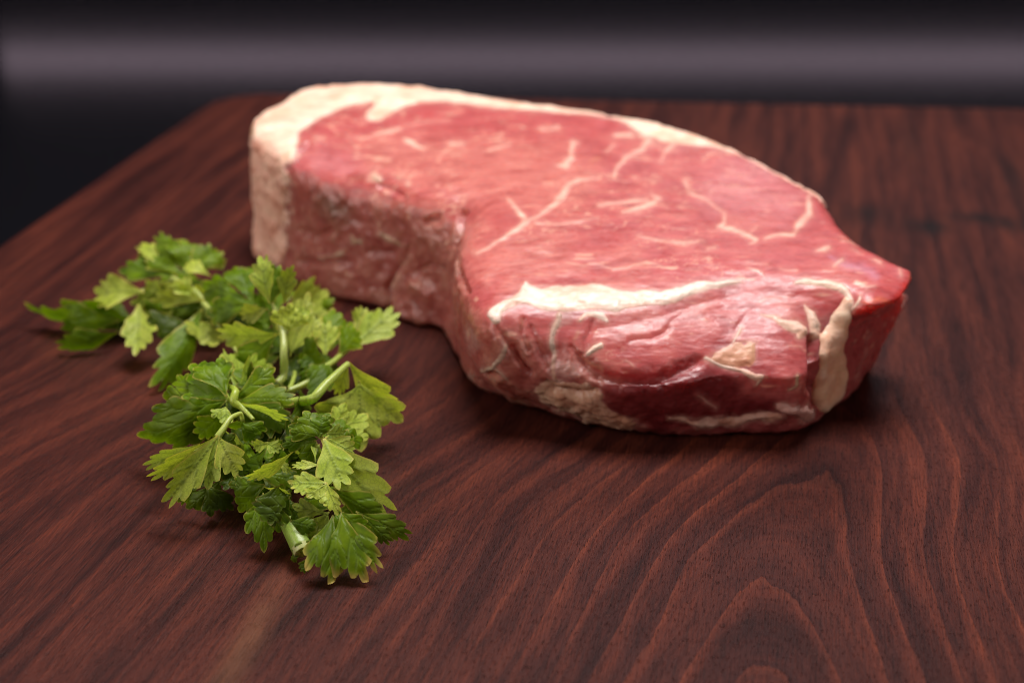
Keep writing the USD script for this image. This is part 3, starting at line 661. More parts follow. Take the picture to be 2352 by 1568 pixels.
# ================================================================== PARSLEY
CROPS.update({"h": (18.8, 508.0, 0.252), "i": (423.4, 545.7, 0.252), "j": (282.2, 799.7, 0.24005), "k": (517.4, 893.8, 0.3001)})
from shapely.geometry import Polygon, Point, LineString
from shapely import affinity, union_all, contains_xy
from shapely.prepared import prep
def lobe_poly(teeth, r, width, wmax=0.30, ymax=0.60):
    """a leaf lobe that widens from its foot and ends in rounded, pointed teeth"""
    t = np.linspace(0, 1, 9)[:-1]
    foot = np.c_[0.018 + (wmax - 0.018) * t ** 1.55 * (1.2 - 0.2 * t), ymax * t ** 0.95]
    n = teeth
    arc = []
    u0 = np.sort(np.r_[0, np.linspace(0, 1, n + 1)[1:-1] + r.normal(0, 0.018, n - 1), 1])
    for a, b in zip(u0[:-1], u0[1:]):
        mid = 1 if abs((a + b) / 2 - 0.5) < 0.6 / n else 0
        for q in np.linspace(0, 1, 9)[:-1]:
            u = a + (b - a) * q
            th = math.pi * u
            x, y = wmax * math.cos(th), ymax + (0.86 - ymax) * math.sin(th) ** 0.85
            h = 1 - abs(2 * q - 1) ** 2.2
            o = (0.085 + 0.055 * mid) * h + (0.016 if q == 0.5 else 0) - 0.030
            nx_, ny_ = math.cos(th) * 0.9, 0.25 + 0.75 * math.sin(th)
            l = math.hypot(nx_, ny_)
            o *= 1.05; arc.append((x + o * nx_ / l, y + o * ny_ / l))
    left = foot[::-1] * [-1, 1]
    p = np.vstack([foot, arc, left]) * [width, 1]
    p[:, 0] += 0.02 * np.sin(p[:, 1] * 5 + r.uniform(0, 6))
    return Polygon(p).buffer(0)

def leaf_shape(kind, r):
    """a flat leaf, base at the origin, tip at (0, 1): outline, and its veins as (x0, y0, x1, y1)"""
    if kind == 1:
        parts = [(lobe_poly(6, r, 0.95, 0.25, 0.42), 0, 1.0, 0.0)]
    elif kind == 2:
        parts = [(lobe_poly(3, r, 1.0, 0.25), 15, 1.0, 0.0), (lobe_poly(3, r, 1.0, 0.25), -27, 0.90, 0.0)]
    else:
        parts = [(lobe_poly(3, r, 1.0, 0.25), r.normal(0, 4), 1.0, 0.0), (lobe_poly(3, r, 1.0, 0.27), 46 + r.normal(0, 5), 0.80, 0.06), (lobe_poly(3, r, 1.0, 0.27), -46 + r.normal(0, 5), 0.80, 0.06)]
    polys, veins = [], []
    for p, ang, s, y0 in parts:
        f = lambda q: affinity.translate(affinity.rotate(affinity.scale(q, s, s, origin=(0, 0)), ang, origin=(0, 0)), 0, y0)
        polys.append(f(p))
        for l in ([(0, 0), (0, 0.98)], [(0, 0.38), (0.26, 0.66)], [(0, 0.38), (-0.26, 0.66)], [(0, 0.62), (0.18, 0.86)], [(0, 0.62), (-0.18, 0.86)]):
            veins.append(np.array(f(LineString(l)).coords).ravel())
    g = union_all(polys).buffer(0.004).buffer(-0.004)
    if g.geom_type != "Polygon": g = max(g.geoms, key=lambda q: q.area)
    return Polygon(g.exterior), np.array(veins)

SHAPES = {}
def flat_leaf(kind, variant):
    """triangulated flat leaf with its distance to the edge, to the veins and its tooth tips"""
    if (kind, variant) in SHAPES: return SHAPES[kind, variant]
    r = np.random.default_rng(100 * kind + variant)
    g, veins = leaf_shape(kind, r)
    L = g.length
    rim = np.array([g.exterior.interpolate(t).coords[0] for t in np.arange(0, L, 0.022)])
    h = 0.034
    ys = np.arange(-0.3, 1.05, h * 0.87)
    pts = np.vstack([np.c_[np.arange(-0.9, 0.9, h) + (k % 2) * h / 2, np.full(len(np.arange(-0.9, 0.9, h)), y)] for k, y in enumerate(ys)])
    pts = pts[contains_xy(g.buffer(-0.012), pts[:, 0], pts[:, 1])]
    p = np.vstack([rim, pts])
    tri = Delaunay(p).simplices
    c = p[tri].mean(1)
    tri = tri[contains_xy(g.buffer(1e-4), c[:, 0], c[:, 1])]
    sg = np.cross(p[tri[:, 1]] - p[tri[:, 0]], p[tri[:, 2]] - p[tri[:, 0]])
    tri = np.where((sg > 0)[:, None], tri, tri[:, ::-1])
    d, _ = seg_dist(p[:, 0], p[:, 1], rim)
    dv = np.full(len(p), 9.0)
    for x0, y0, x1, y1 in veins:
        ex, ey = x1 - x0, y1 - y0
        t = np.clip(((p[:, 0] - x0) * ex + (p[:, 1] - y0) * ey) / (ex * ex + ey * ey), 0, 1)
        dv = np.minimum(dv, np.hypot(p[:, 0] - x0 - t * ex, p[:, 1] - y0 - t * ey) / (1.25 - 0.6 * t))
    hull = np.array(g.convex_hull.exterior.coords)
    tips, _ = seg_dist(p[:, 0], p[:, 1], hull[:-1])
    SHAPES[kind, variant] = p, tri, d, dv, tips
    return SHAPES[kind, variant]

m_leaf = mat("parsley_leaf",
    {"e": ("attribute", {"attribute": "leaf"}), "s": ("separate_xyz", {}), "g": ("geometry", {}), "tc": ("texture_coordinate", {}), "tint": ("attribute", {"attribute": "tone"}),
     "n": ("noise_texture", {"scale": 260.0, "detail": 3.0}), "n2": ("voronoi_texture", {"scale": 950.0, "feature": "distance_to_edge"}),
     "top": ("rgb_ramp", {"ramp": [(0.3, (0.100, 0.190, 0.0012)), (0.7, (0.200, 0.325, 0.0025))]}),
     "und": ("rgb_ramp", {"ramp": [(0.3, (0.42, 0.56, 0.050)), (0.7, (0.54, 0.65, 0.11))]}),
     "tv": ("mix", {"color2": (0.17, 0.29, 0.04)}), "uv": ("mix", {"color2": (0.13, 0.20, 0.035)}), "vf": ("math", {"math_type": "multiply", "value2": 0.55}), "vu": ("math", {"math_type": "multiply", "value2": 0.6}),
     "net": ("map_range", {"from_min": 0.0, "from_max": 0.10, "to_min": 0.35, "to_max": 0.0, "clamp": True}), "un": ("mix", {"color2": (0.15, 0.23, 0.05)}),
     "side": ("mix", {}), "rim": ("mix", {"color2": (0.62, 0.66, 0.14)}), "tipc": ("mix", {"color2": (0.80, 0.60, 0.16)}),
     "tone": ("mix", {"mix_type": "multiply", "fac": 1.0}),
     "tr": ("mix", {"mix_type": "multiply", "fac": 1.0, "color2": (1.15, 1.15, 0.4)}),
     "bh": ("math", {"math_type": "multiply_add", "value2": -0.8}), "b": ("bump", {"strength": 0.35, "distance": 0.0006}),
     "p": ("principled_bsdf", {"roughness": 0.46, "specular_ior_level": 0.22}), "t": ("translucent_bsdf", {}), "m": ("mix_closure", {"fac": 0.38})},
    [("e.vector", "s.vector"), ("tc.object", "n.vector"), ("tc.object", "n2.vector"), ("n.fac", "top.fac"), ("n.fac", "und.fac"), ("s.y", "vf.value1"), ("s.y", "vu.value1"),
     ("vf.value", "tv.fac"), ("top.color", "tv.color1"), ("vu.value", "uv.fac"), ("und.color", "un.color1"), ("n2.distance", "net.value"), ("net.result", "un.fac"), ("un.color", "uv.color1"),
     ("g.backfacing", "side.fac"), ("tv.color", "side.color1"), ("uv.color", "side.color2"), ("tipc.color", "tone.color1"), ("tint.color", "tone.color2"),
     ("s.x", "rim.fac"), ("side.color", "rim.color1"), ("s.z", "tipc.fac"), ("rim.color", "tipc.color1"),
     ("tone.color", "p.base_color"), ("tone.color", "tr.color1"), ("tr.color", "t.color"), ("s.y", "bh.value1"), ("n.fac", "bh.value3"), ("bh.value", "b.height"), ("b.normal", "p.normal"),
     ("p.BSDF", "m.closure1"), ("t.BSDF", "m.closure2")], surface="m.closure")
m_stem = mat("parsley_stem", {"c": ("attribute", {"attribute": "col"}), "t": ("texture_coordinate", {}), "n": ("noise_texture", {"scale": 500.0, "detail": 2.0}),
     "b": ("bump", {"strength": 0.3, "distance": 0.0004}), "p": ("principled_bsdf", {"roughness": 0.38, "subsurface_weight": 0.25, "subsurface_scale": 0.0015, "subsurface_radius": (0.6, 1.0, 0.2)})},
     [("c.color", "p.base_color"), ("t.object", "n.vector"), ("n.fac", "b.height"), ("b.normal", "p.normal")])

parsley = thing("parsley_sprig", "fresh green flat leaf parsley sprig lying in front of the steak", "parsley")
leaf_no = 0
def at3(c, x, y, z):
    return U(crop(c, [(x, y)])[:, :2], (z if z < 5 else 5 + (z - 5) * 0.70) / 1000.0)[0]
def leaf(c, base, tip, width, roll=0, fold=12, curl=0.5, side="t", kind=3, cup=0.0, tone=1.0, yellow=0.0, c2=None, wave=1.0):
    """one leaf between two points of the photograph (x, y, height in mm); width is its breadth seen in the photograph"""
    global leaf_no
    leaf_no += 1
    r = np.random.default_rng(900 + leaf_no)
    B, T = at3(c, *base), at3(c2 or c, *tip)
    a = T - B; L = np.linalg.norm(a); a /= L
    e = EYE - (B + T) / 2; e /= np.linalg.norm(e)
    n = e - (e @ a) * a; n /= np.linalg.norm(n)
    sd = np.cross(a, n)
    ro = math.radians(roll)
    n, sd = n * math.cos(ro) + sd * math.sin(ro), sd * math.cos(ro) - n * math.sin(ro)
    dist = np.linalg.norm(EYE - (B + T) / 2)
    width *= 1.24
    W = width * CROPS[c][2] * dist / FPX / max(abs(math.cos(ro)), 0.45)
    p, tri, d, dv, tips = flat_leaf(kind, leaf_no % 6)
    wid = np.ptp(p[:, 0])
    x, y = p[:, 0] / wid * W, p[:, 1] * L
    fo = math.radians(fold)
    sx = np.sqrt(x * x + (0.04 * W) ** 2) - 0.04 * W
    xx = x * math.cos(fo)
    zz = -sx * math.sin(fo)
    # bend along the length: an arc whose chord is the line from base to tip
    yy = p[:, 1]
    arch = curl * L * (yy * (1 - yy)) * 1.0
    cup = cup + r.uniform(-0.55, 0.35)
    zz = zz + cup * x * x / max(W, 1e-4) + arch - r.uniform(0.0, 0.22) * L * np.clip(yy, 0, 1) ** 3
    ph = r.uniform(0, 6.28, 4)
    amp = wave * 0.022 * W
    edge = np.clip(1 - d / 0.12, 0, 1)
    zz = zz + amp * (np.sin(yy * 9 + ph[0]) * np.sin(p[:, 0] * 7 + ph[1]) * 1.2 + edge * np.sin(yy * 17 + p[:, 0] * 13 + ph[2])) * np.clip(yy * 4, 0, 1)
    ang = np.arctan2(p[:, 0], np.maximum(p[:, 1] - 0.05, 0.02))
    zz = zz + 0.06 * W * np.sin(ang * 4.2 + ph[3]) * np.clip(np.hypot(p[:, 0], p[:, 1]) - 0.25, 0, 1) * wave
    zz = zz - 0.005 * L * np.exp(-(dv / 0.022) ** 2)
    if side == "u": zz = -zz + 2 * arch
    v = B + np.outer(y, a) + np.outer(xx, sd) + np.outer(zz, n)
    low = v[:, 2] < 0.0012
    v[low, 2] = 0.0012 - 0.15 * (v[low, 2] - 0.0012).clip(-0.004, 0)
    f = tri if side == "t" else tri[:, ::-1]
    rim = smoothstep(0.018, 0.0, d) * 0.07
    tipy = smoothstep(0.05, 0.0, tips) * smoothstep(0.03, 0.0, d) * 0.5
    if yellow: tipy = np.maximum(tipy, yellow * smoothstep(0.14, 0.02, tips) * smoothstep(0.55, 0.95, np.hypot(p[:, 0], p[:, 1])))
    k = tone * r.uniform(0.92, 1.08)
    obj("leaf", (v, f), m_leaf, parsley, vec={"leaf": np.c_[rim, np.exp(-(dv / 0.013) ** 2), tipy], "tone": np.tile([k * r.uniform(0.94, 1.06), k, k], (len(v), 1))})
    return v

def stem(pts, name="stem", col=(0.26, 0.36, 0.045), sides=14, cut=False):
    """a tapering stalk through (crop, x, y, height, radius in crop pixels)"""
    q = np.array([[*at3(c, x, y, z), rr * CROPS[c][2] * 0.42 / FPX] for c, x, y, z, rr in pts])
    t = np.linspace(0, 1, len(q)); tt = np.linspace(0, 1, 28)
    from scipy.interpolate import PchipInterpolator
    q = PchipInterpolator(t, q)(tt)
    P, R = q[:, :3], q[:, 3]
    T = np.gradient(P, axis=0); T /= np.linalg.norm(T, axis=1)[:, None]
    A = np.cross(T, [0.3, 0.2, 0.93]); A /= np.linalg.norm(A, axis=1)[:, None]
    Bn = np.cross(T, A)
    th = np.arange(sides) * 2 * np.pi / sides
    rib = 1 + 0.07 * np.cos(th * 5)
    ring = P[:, None] + (R[:, None] * rib)[..., None] * (np.cos(th)[None, :, None] * A[:, None] + np.sin(th)[None, :, None] * Bn[:, None])
    v = ring.reshape(-1, 3)
    i, j = np.meshgrid(np.arange(len(P) - 1), np.arange(sides), indexing="ij")
    f = np.stack([i * sides + j, i * sides + (j + 1) % sides, (i + 1) * sides + (j + 1) % sides, (i + 1) * sides + j], -1).reshape(-1, 4)
    f = np.vstack([f[:, [0, 1, 2]], f[:, [0, 2, 3]]])
    m = len(v)
    v = np.vstack([v, P[:1], P[-1:]])
    jj = np.arange(sides); kk = (jj + 1) % sides
    f = np.vstack([f, np.c_[kk, jj, np.full(sides, m)], np.c_[m - 1 - sides + 1 + jj, m - sides + kk, np.full(sides, m + 1)]])
    c = np.tile(np.array(col), (len(v), 1))
    return obj(name, (v, f), m_stem, parsley, smooth=40 if False else True, vec={"col": c}), P, R, T

def cut_face(stem_prim, P, R, T):
    n = 26; rings = 12
    A = np.cross(T[0], [0.3, 0.2, 0.93]); A /= np.linalg.norm(A); B = np.cross(T[0], A)
    th = np.arange(n) * 2 * np.pi / n
    v = [P[0] - T[0] * 0.0010]
    for k in range(1, rings + 1):
        q = k / rings * R[0] * 0.985
        v += list(P[0] + q * (np.cos(th)[:, None] * A + np.sin(th)[:, None] * B) - T[0] * (0.0010 if k < rings else -0.0006))
    v = np.array(v)
    nn = meshkit.noise(v * 1500, 81) - 0.5
    rr = np.linalg.norm(v - P[0], axis=1) / R[0]
    v = v - np.outer(nn * 0.0008 * (rr < 0.95), T[0])
    f = [(0, 1 + j, 1 + (j + 1) % n) for j in range(n)]
    for k in range(rings - 1):
        for j in range(n):
            a, b = 1 + k * n + j, 1 + k * n + (j + 1) % n
            f += [(a, a + n, b + n), (a, b + n, b)]
    f = np.array(f)
    c = lerp(np.tile([0.42, 0.48, 0.16], (len(v), 1)), (0.74, 0.76, 0.44), smoothstep(0.0, 0.3, nn))
    c = lerp(c, (0.22, 0.27, 0.05), smoothstep(-0.05, -0.32, nn) * 0.9)
    c = lerp(c, (0.50, 0.58, 0.20), smoothstep(0.86, 0.98, rr))
    cn = np.cross(v[f[:, 1]] - v[f[:, 0]], v[f[:, 2]] - v[f[:, 0]]).sum(0)
    if cn @ T[0] > 0: f = f[:, ::-1]
    obj("cut_end", (v, f), m_stem, str(stem_prim.GetPath()), vec={"col": c}).SetCustomDataByKey("label", "pale cut end of the thick stem")
# stalks
main_stem = stem([("k", 588, 1218, 5, 66), ("k", 540, 1110, 7, 66), ("k", 480, 985, 8, 62), ("k", 430, 860, 9, 54), ("k", 400, 700, 10, 44), ("j", 1150, 560, 16, 34)], col=(0.22, 0.33, 0.05))
cut_face(*main_stem)
stem([("j", 1170, 500, 14, 36), ("i", 905, 1260, 18, 36), ("i", 908, 1050, 27, 34), ("i", 898, 880, 32, 28), ("i", 850, 720, 37, 22), ("i", 800, 590, 42, 16)], name="stalk", col=(0.36, 0.46, 0.10))
stem([("j", 1200, 560, 14, 40), ("i", 1000, 1500, 18, 40), ("i", 1170, 1465, 26, 40), ("i", 1300, 1330, 29, 36), ("i", 1490, 1150, 31, 24)], name="stalk", col=(0.34, 0.46, 0.08))
stem([("i", 560, 1150, 14, 38), ("i", 650, 1330, 19, 38), ("j", 1080, 480, 26, 30)], name="stalk", col=(0.32, 0.42, 0.05))
stem([("i", 690, 1100, 14, 36), ("i", 705, 1330, 19, 36), ("j", 1100, 470, 26, 26)], name="stalk", col=(0.30, 0.40, 0.05))
stem([("i", 430, 1290, 16, 36), ("i", 600, 1410, 22, 34), ("j", 1080, 490, 26, 24)], name="stalk", col=(0.30, 0.40, 0.05))
stem([("i", 985, 1150, 14, 20), ("i", 1000, 1270, 16, 20), ("i", 960, 1370, 16, 20), ("j", 1190, 510, 14, 20)], name="stalk", col=(0.32, 0.44, 0.06))
stem([("i", 900, 880, 32, 20), ("i", 930, 860, 32, 16), ("i", 940, 830, 33, 14)], name="stalk", col=(0.36, 0.46, 0.12))
stem([("j", 1145, 690, 29, 17), ("j", 1130, 625, 32, 17), ("j", 1040, 660, 33, 20), ("j", 960, 770, 31, 26), ("j", 905, 850, 29, 30)], name="stalk", col=(0.36, 0.48, 0.08))
stem([("j", 1010, 360, 30, 22), ("j", 1080, 420, 31, 32), ("j", 1060, 500, 29, 36), ("j", 1130, 560, 27, 26), ("j", 1250, 680, 25, 16)], name="stalk", col=(0.34, 0.47, 0.05))
stem([("j", 985, 370, 30, 14), ("j", 985, 440, 30, 18), ("j", 1020, 500, 28, 18)], name="stalk", col=(0.34, 0.46, 0.06))
stem([("h", 1500, 520, 22, 26), ("h", 1700, 640, 22, 30), ("h", 1780, 740, 20, 28), ("i", 420, 940, 15, 24), ("i", 560, 1150, 14, 24)], name="stalk", col=(0.36, 0.46, 0.10))
stem([("h", 1200, 640, 17, 18), ("h", 1400, 570, 19, 22), ("h", 1540, 520, 22, 22)], name="stalk", col=(0.30, 0.38, 0.06))
stem([("i", 1490, 1020, 15, 22), ("i", 1380, 1110, 17, 26), ("i", 1270, 1190, 17, 28), ("i", 1100, 1330, 16, 28), ("j", 1180, 520, 14, 28)], name="stalk", col=(0.32, 0.44, 0.06))

# leaves far left and behind
leaf("h", (1250, 900, 8), (80, 935, 3), 250, roll=-52, curl=0.15, side="t", fold=20, tone=0.9)
leaf("h", (1010, 900, 10), (380, 930, 6), 260, roll=-20, curl=0.4, fold=10, tone=0.95, kind=2)
leaf("h", (1240, 650, 20), (800, 690, 16), 260, roll=20, curl=0.7, side="u", fold=8, cup=0.2, kind=1, tone=1.1)
leaf("h", (1000, 1000, 7), (430, 1170, 3), 190, roll=-25, curl=0.3, kind=1, tone=0.8)
leaf("h", (1200, 760, 18), (1200, 1290, 3), 290, roll=10, curl=0.25, side="u", fold=26, kind=1, tone=1.0)
leaf("h", (1520, 520, 22), (1020, 370, 26), 260, roll=25, curl=0.3, side="t", fold=14, kind=2)
leaf("h", (1540, 500, 23), (1180, 215, 31), 150, roll=30, curl=0.5, side="u", fold=6, kind=1)
leaf("h", (1620, 500, 23), (1580, 130, 38), 560, roll=0, curl=0.15, side="t", fold=4, tone=0.95)
leaf("h", (1640, 470, 24), (1340, 90, 40), 190, roll=0, curl=0.1, kind=1, tone=0.95)
leaf("h", (1660, 480, 24), (1890, 200, 34), 230, roll=0, curl=0.1, kind=1)
leaf("h", (1830, 430, 24), (1985, 335, 27), 90, roll=30, curl=0.4, side="u", kind=1)
leaf("h", (1850, 500, 26), (1610, 425, 27), 120, roll=30, curl=0.9, side="u", kind=1, tone=1.15)
leaf("h", (1700, 690, 22), (1530, 560, 26), 170, roll=10, curl=0.5, side="u", kind=1, tone=1.1)
leaf("h", (1780, 720, 22), (1270, 655, 24), 210, roll=-10, curl=-0.55, side="u", kind=2, tone=1.15)
leaf("h", (1780, 800, 20), (1320, 1550, 2), 290, roll=-10, curl=0.25, side="t", kind=1, fold=18, tone=0.95)
leaf("h", (1840, 920, 15), (1760, 1175, 9), 330, roll=0, curl=0.2, side="u", kind=2, tone=0.95)
leaf("h", (1500, 820, 14), (1330, 980, 8), 160, side="u", kind=1, tone=0.8)
leaf("h", (2270, 780, 28), (1730, 560, 31), 470, roll=10, curl=0.35, side="t", fold=10, tone=0.85)
leaf("h", (2150, 640, 29), (1890, 950, 20), 260, roll=10, curl=0.3, side="t", kind=1, tone=0.85)
leaf("h", (2200, 700, 29), (2040, 370, 36), 300, roll=10, curl=0.3, side="t", kind=2, tone=0.9)
# the upright tuft in the middle
leaf("i", (795, 600, 42), (850, 230, 57), 190, roll=0, curl=0.2, side="t", kind=1, tone=0.95)
leaf("i", (785, 600, 42), (720, 145, 60), 190, roll=-30, curl=0.35, side="u", kind=1, tone=1.1, cup=-0.3)
leaf("i", (900, 600, 41), (945, 235, 56), 160, roll=25, curl=0.25, side="u", kind=1, tone=1.05)
leaf("i", (940, 850, 33), (960, 590, 43), 280, roll=0, curl=0.3, side="u", kind=3, tone=1.2)
leaf("i", (960, 820, 34), (1130, 640, 40), 170, roll=0, curl=0.3, side="u", kind=1, tone=1.1)
leaf("i", (870, 880, 32), (315, 845, 30), 230, roll=-24, curl=0.5, side="u", kind=1, tone=1.1, cup=0.35)
leaf("i", (850, 880, 30), (390, 1270, 17), 260, roll=-10, curl=0.4, side="t", kind=1, tone=0.95)
leaf("i", (760, 640, 36), (520, 720, 30), 160, roll=0, curl=0.3, side="u", kind=1, tone=0.8)
# right hand group
leaf("i", (960, 1090, 18), (1130, 520, 36), 330, roll=0, curl=0.35, side="u", kind=3, tone=0.95)
leaf("i", (1290, 1090, 18), (1270, 790, 27), 210, roll=10, curl=0.3, side="u", kind=1, tone=1.05)
leaf("i", (1330, 1030, 18), (1440, 630, 30), 290, roll=0, curl=0.3, side="t", kind=2, tone=1.25)
leaf("i", (1400, 1060, 18), (1590, 820, 23), 240, roll=10, curl=0.4, side="t", kind=1, tone=1.0)
leaf("i", (1560, 860, 18), (1640, 635, 25), 150, roll=0, curl=0.2, side="u", kind=1, tone=0.95)
leaf("i", (1500, 1030, 15), (1900, 720, 20), 270, roll=-15, curl=0.4, side="u", kind=1, tone=1.1, fold=6)
leaf("i", (1550, 980, 15), (1760, 675, 23), 140, roll=-10, curl=0.3, side="u", kind=1, tone=1.0)
leaf("i", (1260, 560, 20), (1330, 640, 18), 150, side="t", kind=1)
leaf("i", (1280, 1130, 20), (1000, 1060, 22), 300, roll=-20, curl=0.4, side="t", kind=2, tone=0.8)
leaf("i", (1260, 1130, 19), (1040, 1340, 14), 260, roll=0, curl=0.4, side="t", kind=3, tone=0.7)
leaf("i", (1330, 1150, 18), (1140, 1440, 14), 250, roll=0, curl=0.4, side="t", kind=3, tone=0.7)
leaf("i", (1490, 1140, 31), (1985, 1500, 12), 260, roll=38, curl=0.55, side="u", kind=1, tone=1.1)
leaf("k", (1025, -70, 27), (1040, 445, 2), 560, c2="k", roll=0, curl=0.3, side="u", kind=3, tone=1.05, fold=8)
leaf("i", (1490, 1150, 30), (1400, 1420, 16), 130, roll=0, curl=0.4, side="u", kind=1, tone=0.8)
# front left
leaf("j", (995, 470, 30), (600, 170, 36), 470, roll=5, curl=0.4, side="t", fold=10, tone=1.05)
leaf("j", (990, 450, 31), (760, 90, 40), 300, roll=20, curl=0.4, side="t", kind=2, tone=1.1)
leaf("j", (760, 500, 27), (360, 340, 28), 300, roll=0, curl=0.4, side="t", kind=2, tone=0.95)
leaf("j", (900, 560, 27), (70, 900, 10), 420, roll=-10, curl=0.5, side="t", kind=3, fold=14, tone=0.9)
leaf("j", (980, 500, 29), (520, 740, 20), 270, roll=-10, curl=0.45, side="t", kind=2, tone=1.0)
leaf("j", (985, 600, 28), (690, 860, 18), 230, roll=-10, curl=0.4, side="t", kind=1, tone=0.95)
leaf("j", (985, 560, 29), (925, 750, 25), 190, roll=0, curl=0.4, side="u", kind=2, tone=1.0)
leaf("j", (915, 830, 30), (235, 1240, 14), 190, roll=-22, curl=0.30, side="u", kind=1, fold=16, tone=1.0, wave=0.5)
leaf("j", (912, 835, 30), (385, 1500, 9), 260, roll=-6, curl=0.30, side="u", kind=1, fold=22, tone=1.0, wave=0.5)
leaf("j", (915, 835, 30), (720, 1330, 13), 310, roll=6, curl=0.30, side="u", kind=2, fold=14, tone=0.98, wave=0.5)
leaf("j", (918, 830, 30), (1130, 1225, 17), 260, roll=16, curl=0.30, side="u", kind=1, fold=14, tone=1.0, wave=0.5)
leaf("j", (740, 910, 22), (250, 1080, 11), 150, roll=-20, curl=0.3, side="u", kind=1, tone=0.95)
leaf("j", (640, 1080, 16), (310, 1130, 8), 150, roll=0, curl=0.3, side="t", kind=1, tone=0.75)
leaf("j", (1080, 480, 28), (1500, 260, 36), 330, roll=-10, curl=0.35, side="t", kind=2, tone=1.0)
leaf("j", (1090, 500, 28), (1650, 480, 30), 260, roll=-20, curl=0.3, side="t", kind=1, tone=0.95)
leaf("j", (1110, 520, 28), (1630, 590, 28), 110, roll=50, curl=0.3, side="u", kind=1, tone=1.1)
leaf("j", (1120, 540, 27), (1640, 760, 22), 260, roll=0, curl=0.3, side="t", kind=1, tone=0.65)
leaf("j", (1110, 700, 28), (1360, 850, 22), 210, roll=0, curl=0.35, side="t", kind=2, tone=0.8, wave=1.4)
leaf("j", (960, 740, 28), (1180, 720, 27), 70, roll=30, curl=0.3, side="t", kind=1, tone=1.1)
leaf("k", (330, 410, 24), (215, 440, 22), 90, roll=0, side="u", kind=1, tone=1.0)
leaf("k", (310, 400, 24), (430, 480, 21), 100, roll=0, side="u", kind=1, tone=1.0)
# front centre and right
leaf("k", (720, 380, 30), (600, 150, 38), 300, roll=10, curl=0.35, side="t", kind=3, tone=0.95)
leaf("k", (715, 375, 30), (745, 190, 37), 170, roll=10, curl=0.35, side="t", kind=1, tone=0.95)
leaf("k", (710, 380, 29), (410, 370, 30), 200, roll=0, curl=0.35, side="t", kind=2, tone=0.8)
leaf("k", (700, 400, 29), (540, 540, 22), 200, roll=0, curl=0.35, side="t", kind=2, tone=0.75)
leaf("k", (690, 560, 24), (640, 410, 27), 30, roll=40, side="u", kind=1, tone=1.0)
leaf("k", (740, 360, 30), (1300, 990, 9), 330, roll=16, curl=0.35, side="u", kind=1, fold=14, tone=1.0, wave=0.5)
leaf("k", (745, 380, 30), (935, 785, 18), 260, roll=0, curl=0.35, side="u", kind=1, fold=10, tone=0.98, wave=0.5)
leaf("k", (770, 370, 30), (1005, 510, 25), 150, roll=-10, curl=0.35, side="u", kind=1, tone=0.98)
leaf("k", (780, 340, 28), (910, 340, 26), 130, roll=0, curl=0.3, side="u", kind=1, tone=0.9)
leaf("k", (515, 475, 27), (140, 670, 20), 95, roll=-45, curl=0.45, side="u", kind=1, tone=1.05)
leaf("k", (730, 580, 24), (510, 610, 23), 60, roll=40, curl=0.4, side="u", kind=1, tone=1.0)
leaf("k", (215, 620, 22), (612, 690, 18), 150, roll=-20, curl=-0.35, side="t", kind=1, cup=0.5, tone=0.75)
leaf("k", (420, 540, 23), (520, 640, 20), 60, roll=30, curl=0.4, side="u", kind=1, tone=1.0)
leaf("k", (775, 720, 22), (480, 745, 21), 150, roll=25, curl=0.35, side="u", kind=1, tone=1.0, yellow=0.5)
leaf("k", (775, 720, 22), (720, 910, 16), 230, roll=0, curl=0.35, side="u", kind=2, tone=1.0, yellow=0.4)
leaf("k", (775, 715, 22), (890, 965, 15), 110, roll=20, curl=0.35, side="u", kind=1, tone=1.0)
leaf("k", (300, 730, 18), (35, 880, 9), 260, roll=0, curl=0.35, side="t", kind=2, tone=0.75)
leaf("k", (285, 790, 17), (295, 1245, 3), 240, roll=0, curl=0.2, side="t", kind=3, tone=0.95, fold=8)
leaf("k", (490, 790, 18), (370, 930, 13), 180, roll=0, curl=0.4, side="t", kind=2, tone=0.8)
leaf("k", (300, 745, 20), (510, 775, 19), 45, roll=40, curl=0.3, side="u", kind=1, tone=1.0)
leaf("k", (510, 860, 16), (640, 990, 12), 160, roll=0, curl=0.4, side="t", kind=2, tone=0.6)
leaf("k", (490, 1010, 13), (705, 1060, 11), 130, roll=0, curl=0.5, side="t", kind=1, tone=0.6)
leaf("k", (820, 760, 19), (1250, 1000, 9), 190, roll=10, curl=0.35, side="t", kind=1, tone=0.85)
leaf("k", (1000, 930, 13), (1435, 1140, 4), 170, roll=0, curl=0.3, side="t", kind=1, tone=0.75)
leaf("k", (1040, 960, 12), (1280, 1180, 4), 130, roll=0, curl=0.3, side="t", kind=1, tone=0.7)
leaf("k", (1060, 960, 10), (1150, 1180, 3), 90, roll=0, curl=0.2, side="t", kind=1, tone=0.5)
leaf("k", (825, 960, 15), (730, 1515, 2), 270, roll=-6, curl=0.25, side="t", kind=2, fold=14, tone=0.8, yellow=0.9)
leaf("k", (890, 940, 16), (990, 1510, 2), 290, roll=6, curl=0.25, side="t", kind=2, fold=12, tone=0.85, yellow=0.9)
leaf("k", (900, 935, 16), (1180, 1390, 4), 190, roll=12, curl=0.3, side="t", kind=1, tone=0.9, yellow=0.7)
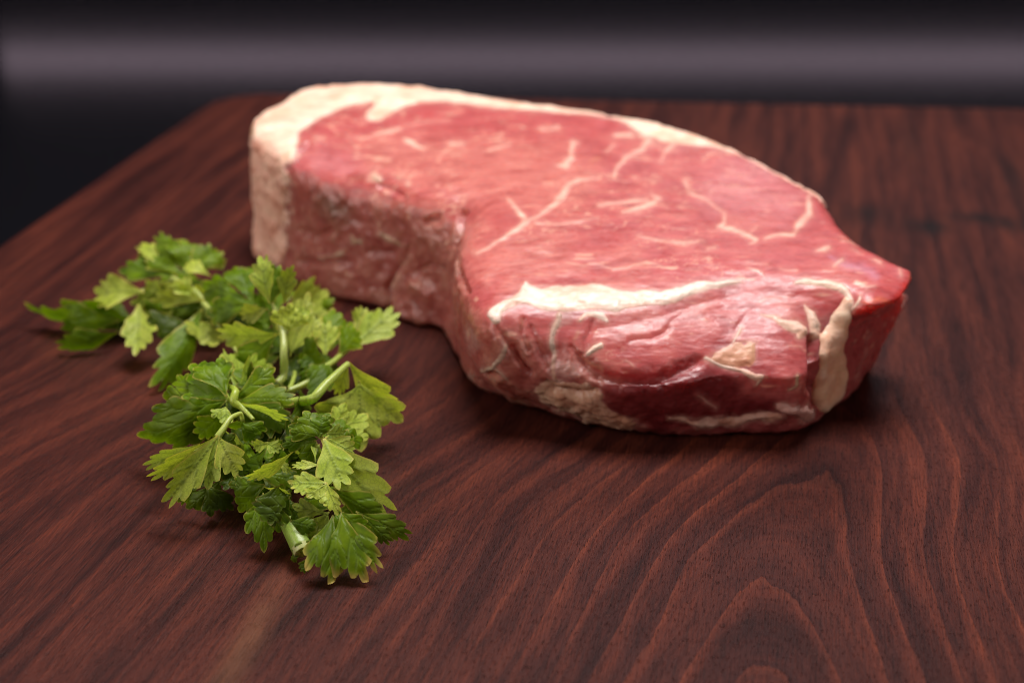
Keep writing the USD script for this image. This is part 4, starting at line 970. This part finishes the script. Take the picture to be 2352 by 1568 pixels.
leaf("k", (885, 930, 17), (1100, 1090, 12), 110, roll=30, curl=0.3, side="t", kind=1, tone=1.05)
leaf("k", (645, 1280, 5), (590, 1405, 2), 90, side="t", kind=1, tone=0.6)
leaf("k", (570, 1270, 4), (495, 1305, 2), 60, side="t", kind=1, tone=0.6)
leaf("j", (960, 1240, 14), (590, 1550, 3), 330, roll=0, curl=0.3, side="t", kind=3, tone=0.55)
leaf("j", (800, 1300, 12), (1000, 1600, 3), 260, roll=0, curl=0.3, side="t", kind=2, tone=0.5)
leaf("j", (720, 1270, 12), (530, 1500, 4), 160, roll=0, curl=0.3, side="t", kind=1, tone=0.6)
# the rest of the crown around the three forks
for hx, hy, hz, n in ((534, 905, 22, 11), (738, 1012, 21, 8), (765, 1170, 13, 5), (600, 1075, 18, 7), (640, 730, 22, 7), (400, 690, 15, 6)):
    for q in range(n):
        a = q / n * 6.28 + rng.uniform(-0.3, 0.3)
        l = rng.uniform(75, 118)
        z = hz - rng.uniform(4, 9)
        leaf("P", (hx + 12 * math.cos(a), hy + 8 * math.sin(a), hz), (hx + l * math.cos(a), hy + 0.72 * l * math.sin(a), max(z, 3)), rng.uniform(78, 112), roll=rng.uniform(-18, 18), curl=rng.uniform(0.3, 0.55), side="u" if rng.uniform() < 0.2 else "t", kind=int(rng.choice([2, 3, 3])), tone=rng.uniform(0.7, 0.95))
# leaves inside the bunch, tone lowered to paint the shade there
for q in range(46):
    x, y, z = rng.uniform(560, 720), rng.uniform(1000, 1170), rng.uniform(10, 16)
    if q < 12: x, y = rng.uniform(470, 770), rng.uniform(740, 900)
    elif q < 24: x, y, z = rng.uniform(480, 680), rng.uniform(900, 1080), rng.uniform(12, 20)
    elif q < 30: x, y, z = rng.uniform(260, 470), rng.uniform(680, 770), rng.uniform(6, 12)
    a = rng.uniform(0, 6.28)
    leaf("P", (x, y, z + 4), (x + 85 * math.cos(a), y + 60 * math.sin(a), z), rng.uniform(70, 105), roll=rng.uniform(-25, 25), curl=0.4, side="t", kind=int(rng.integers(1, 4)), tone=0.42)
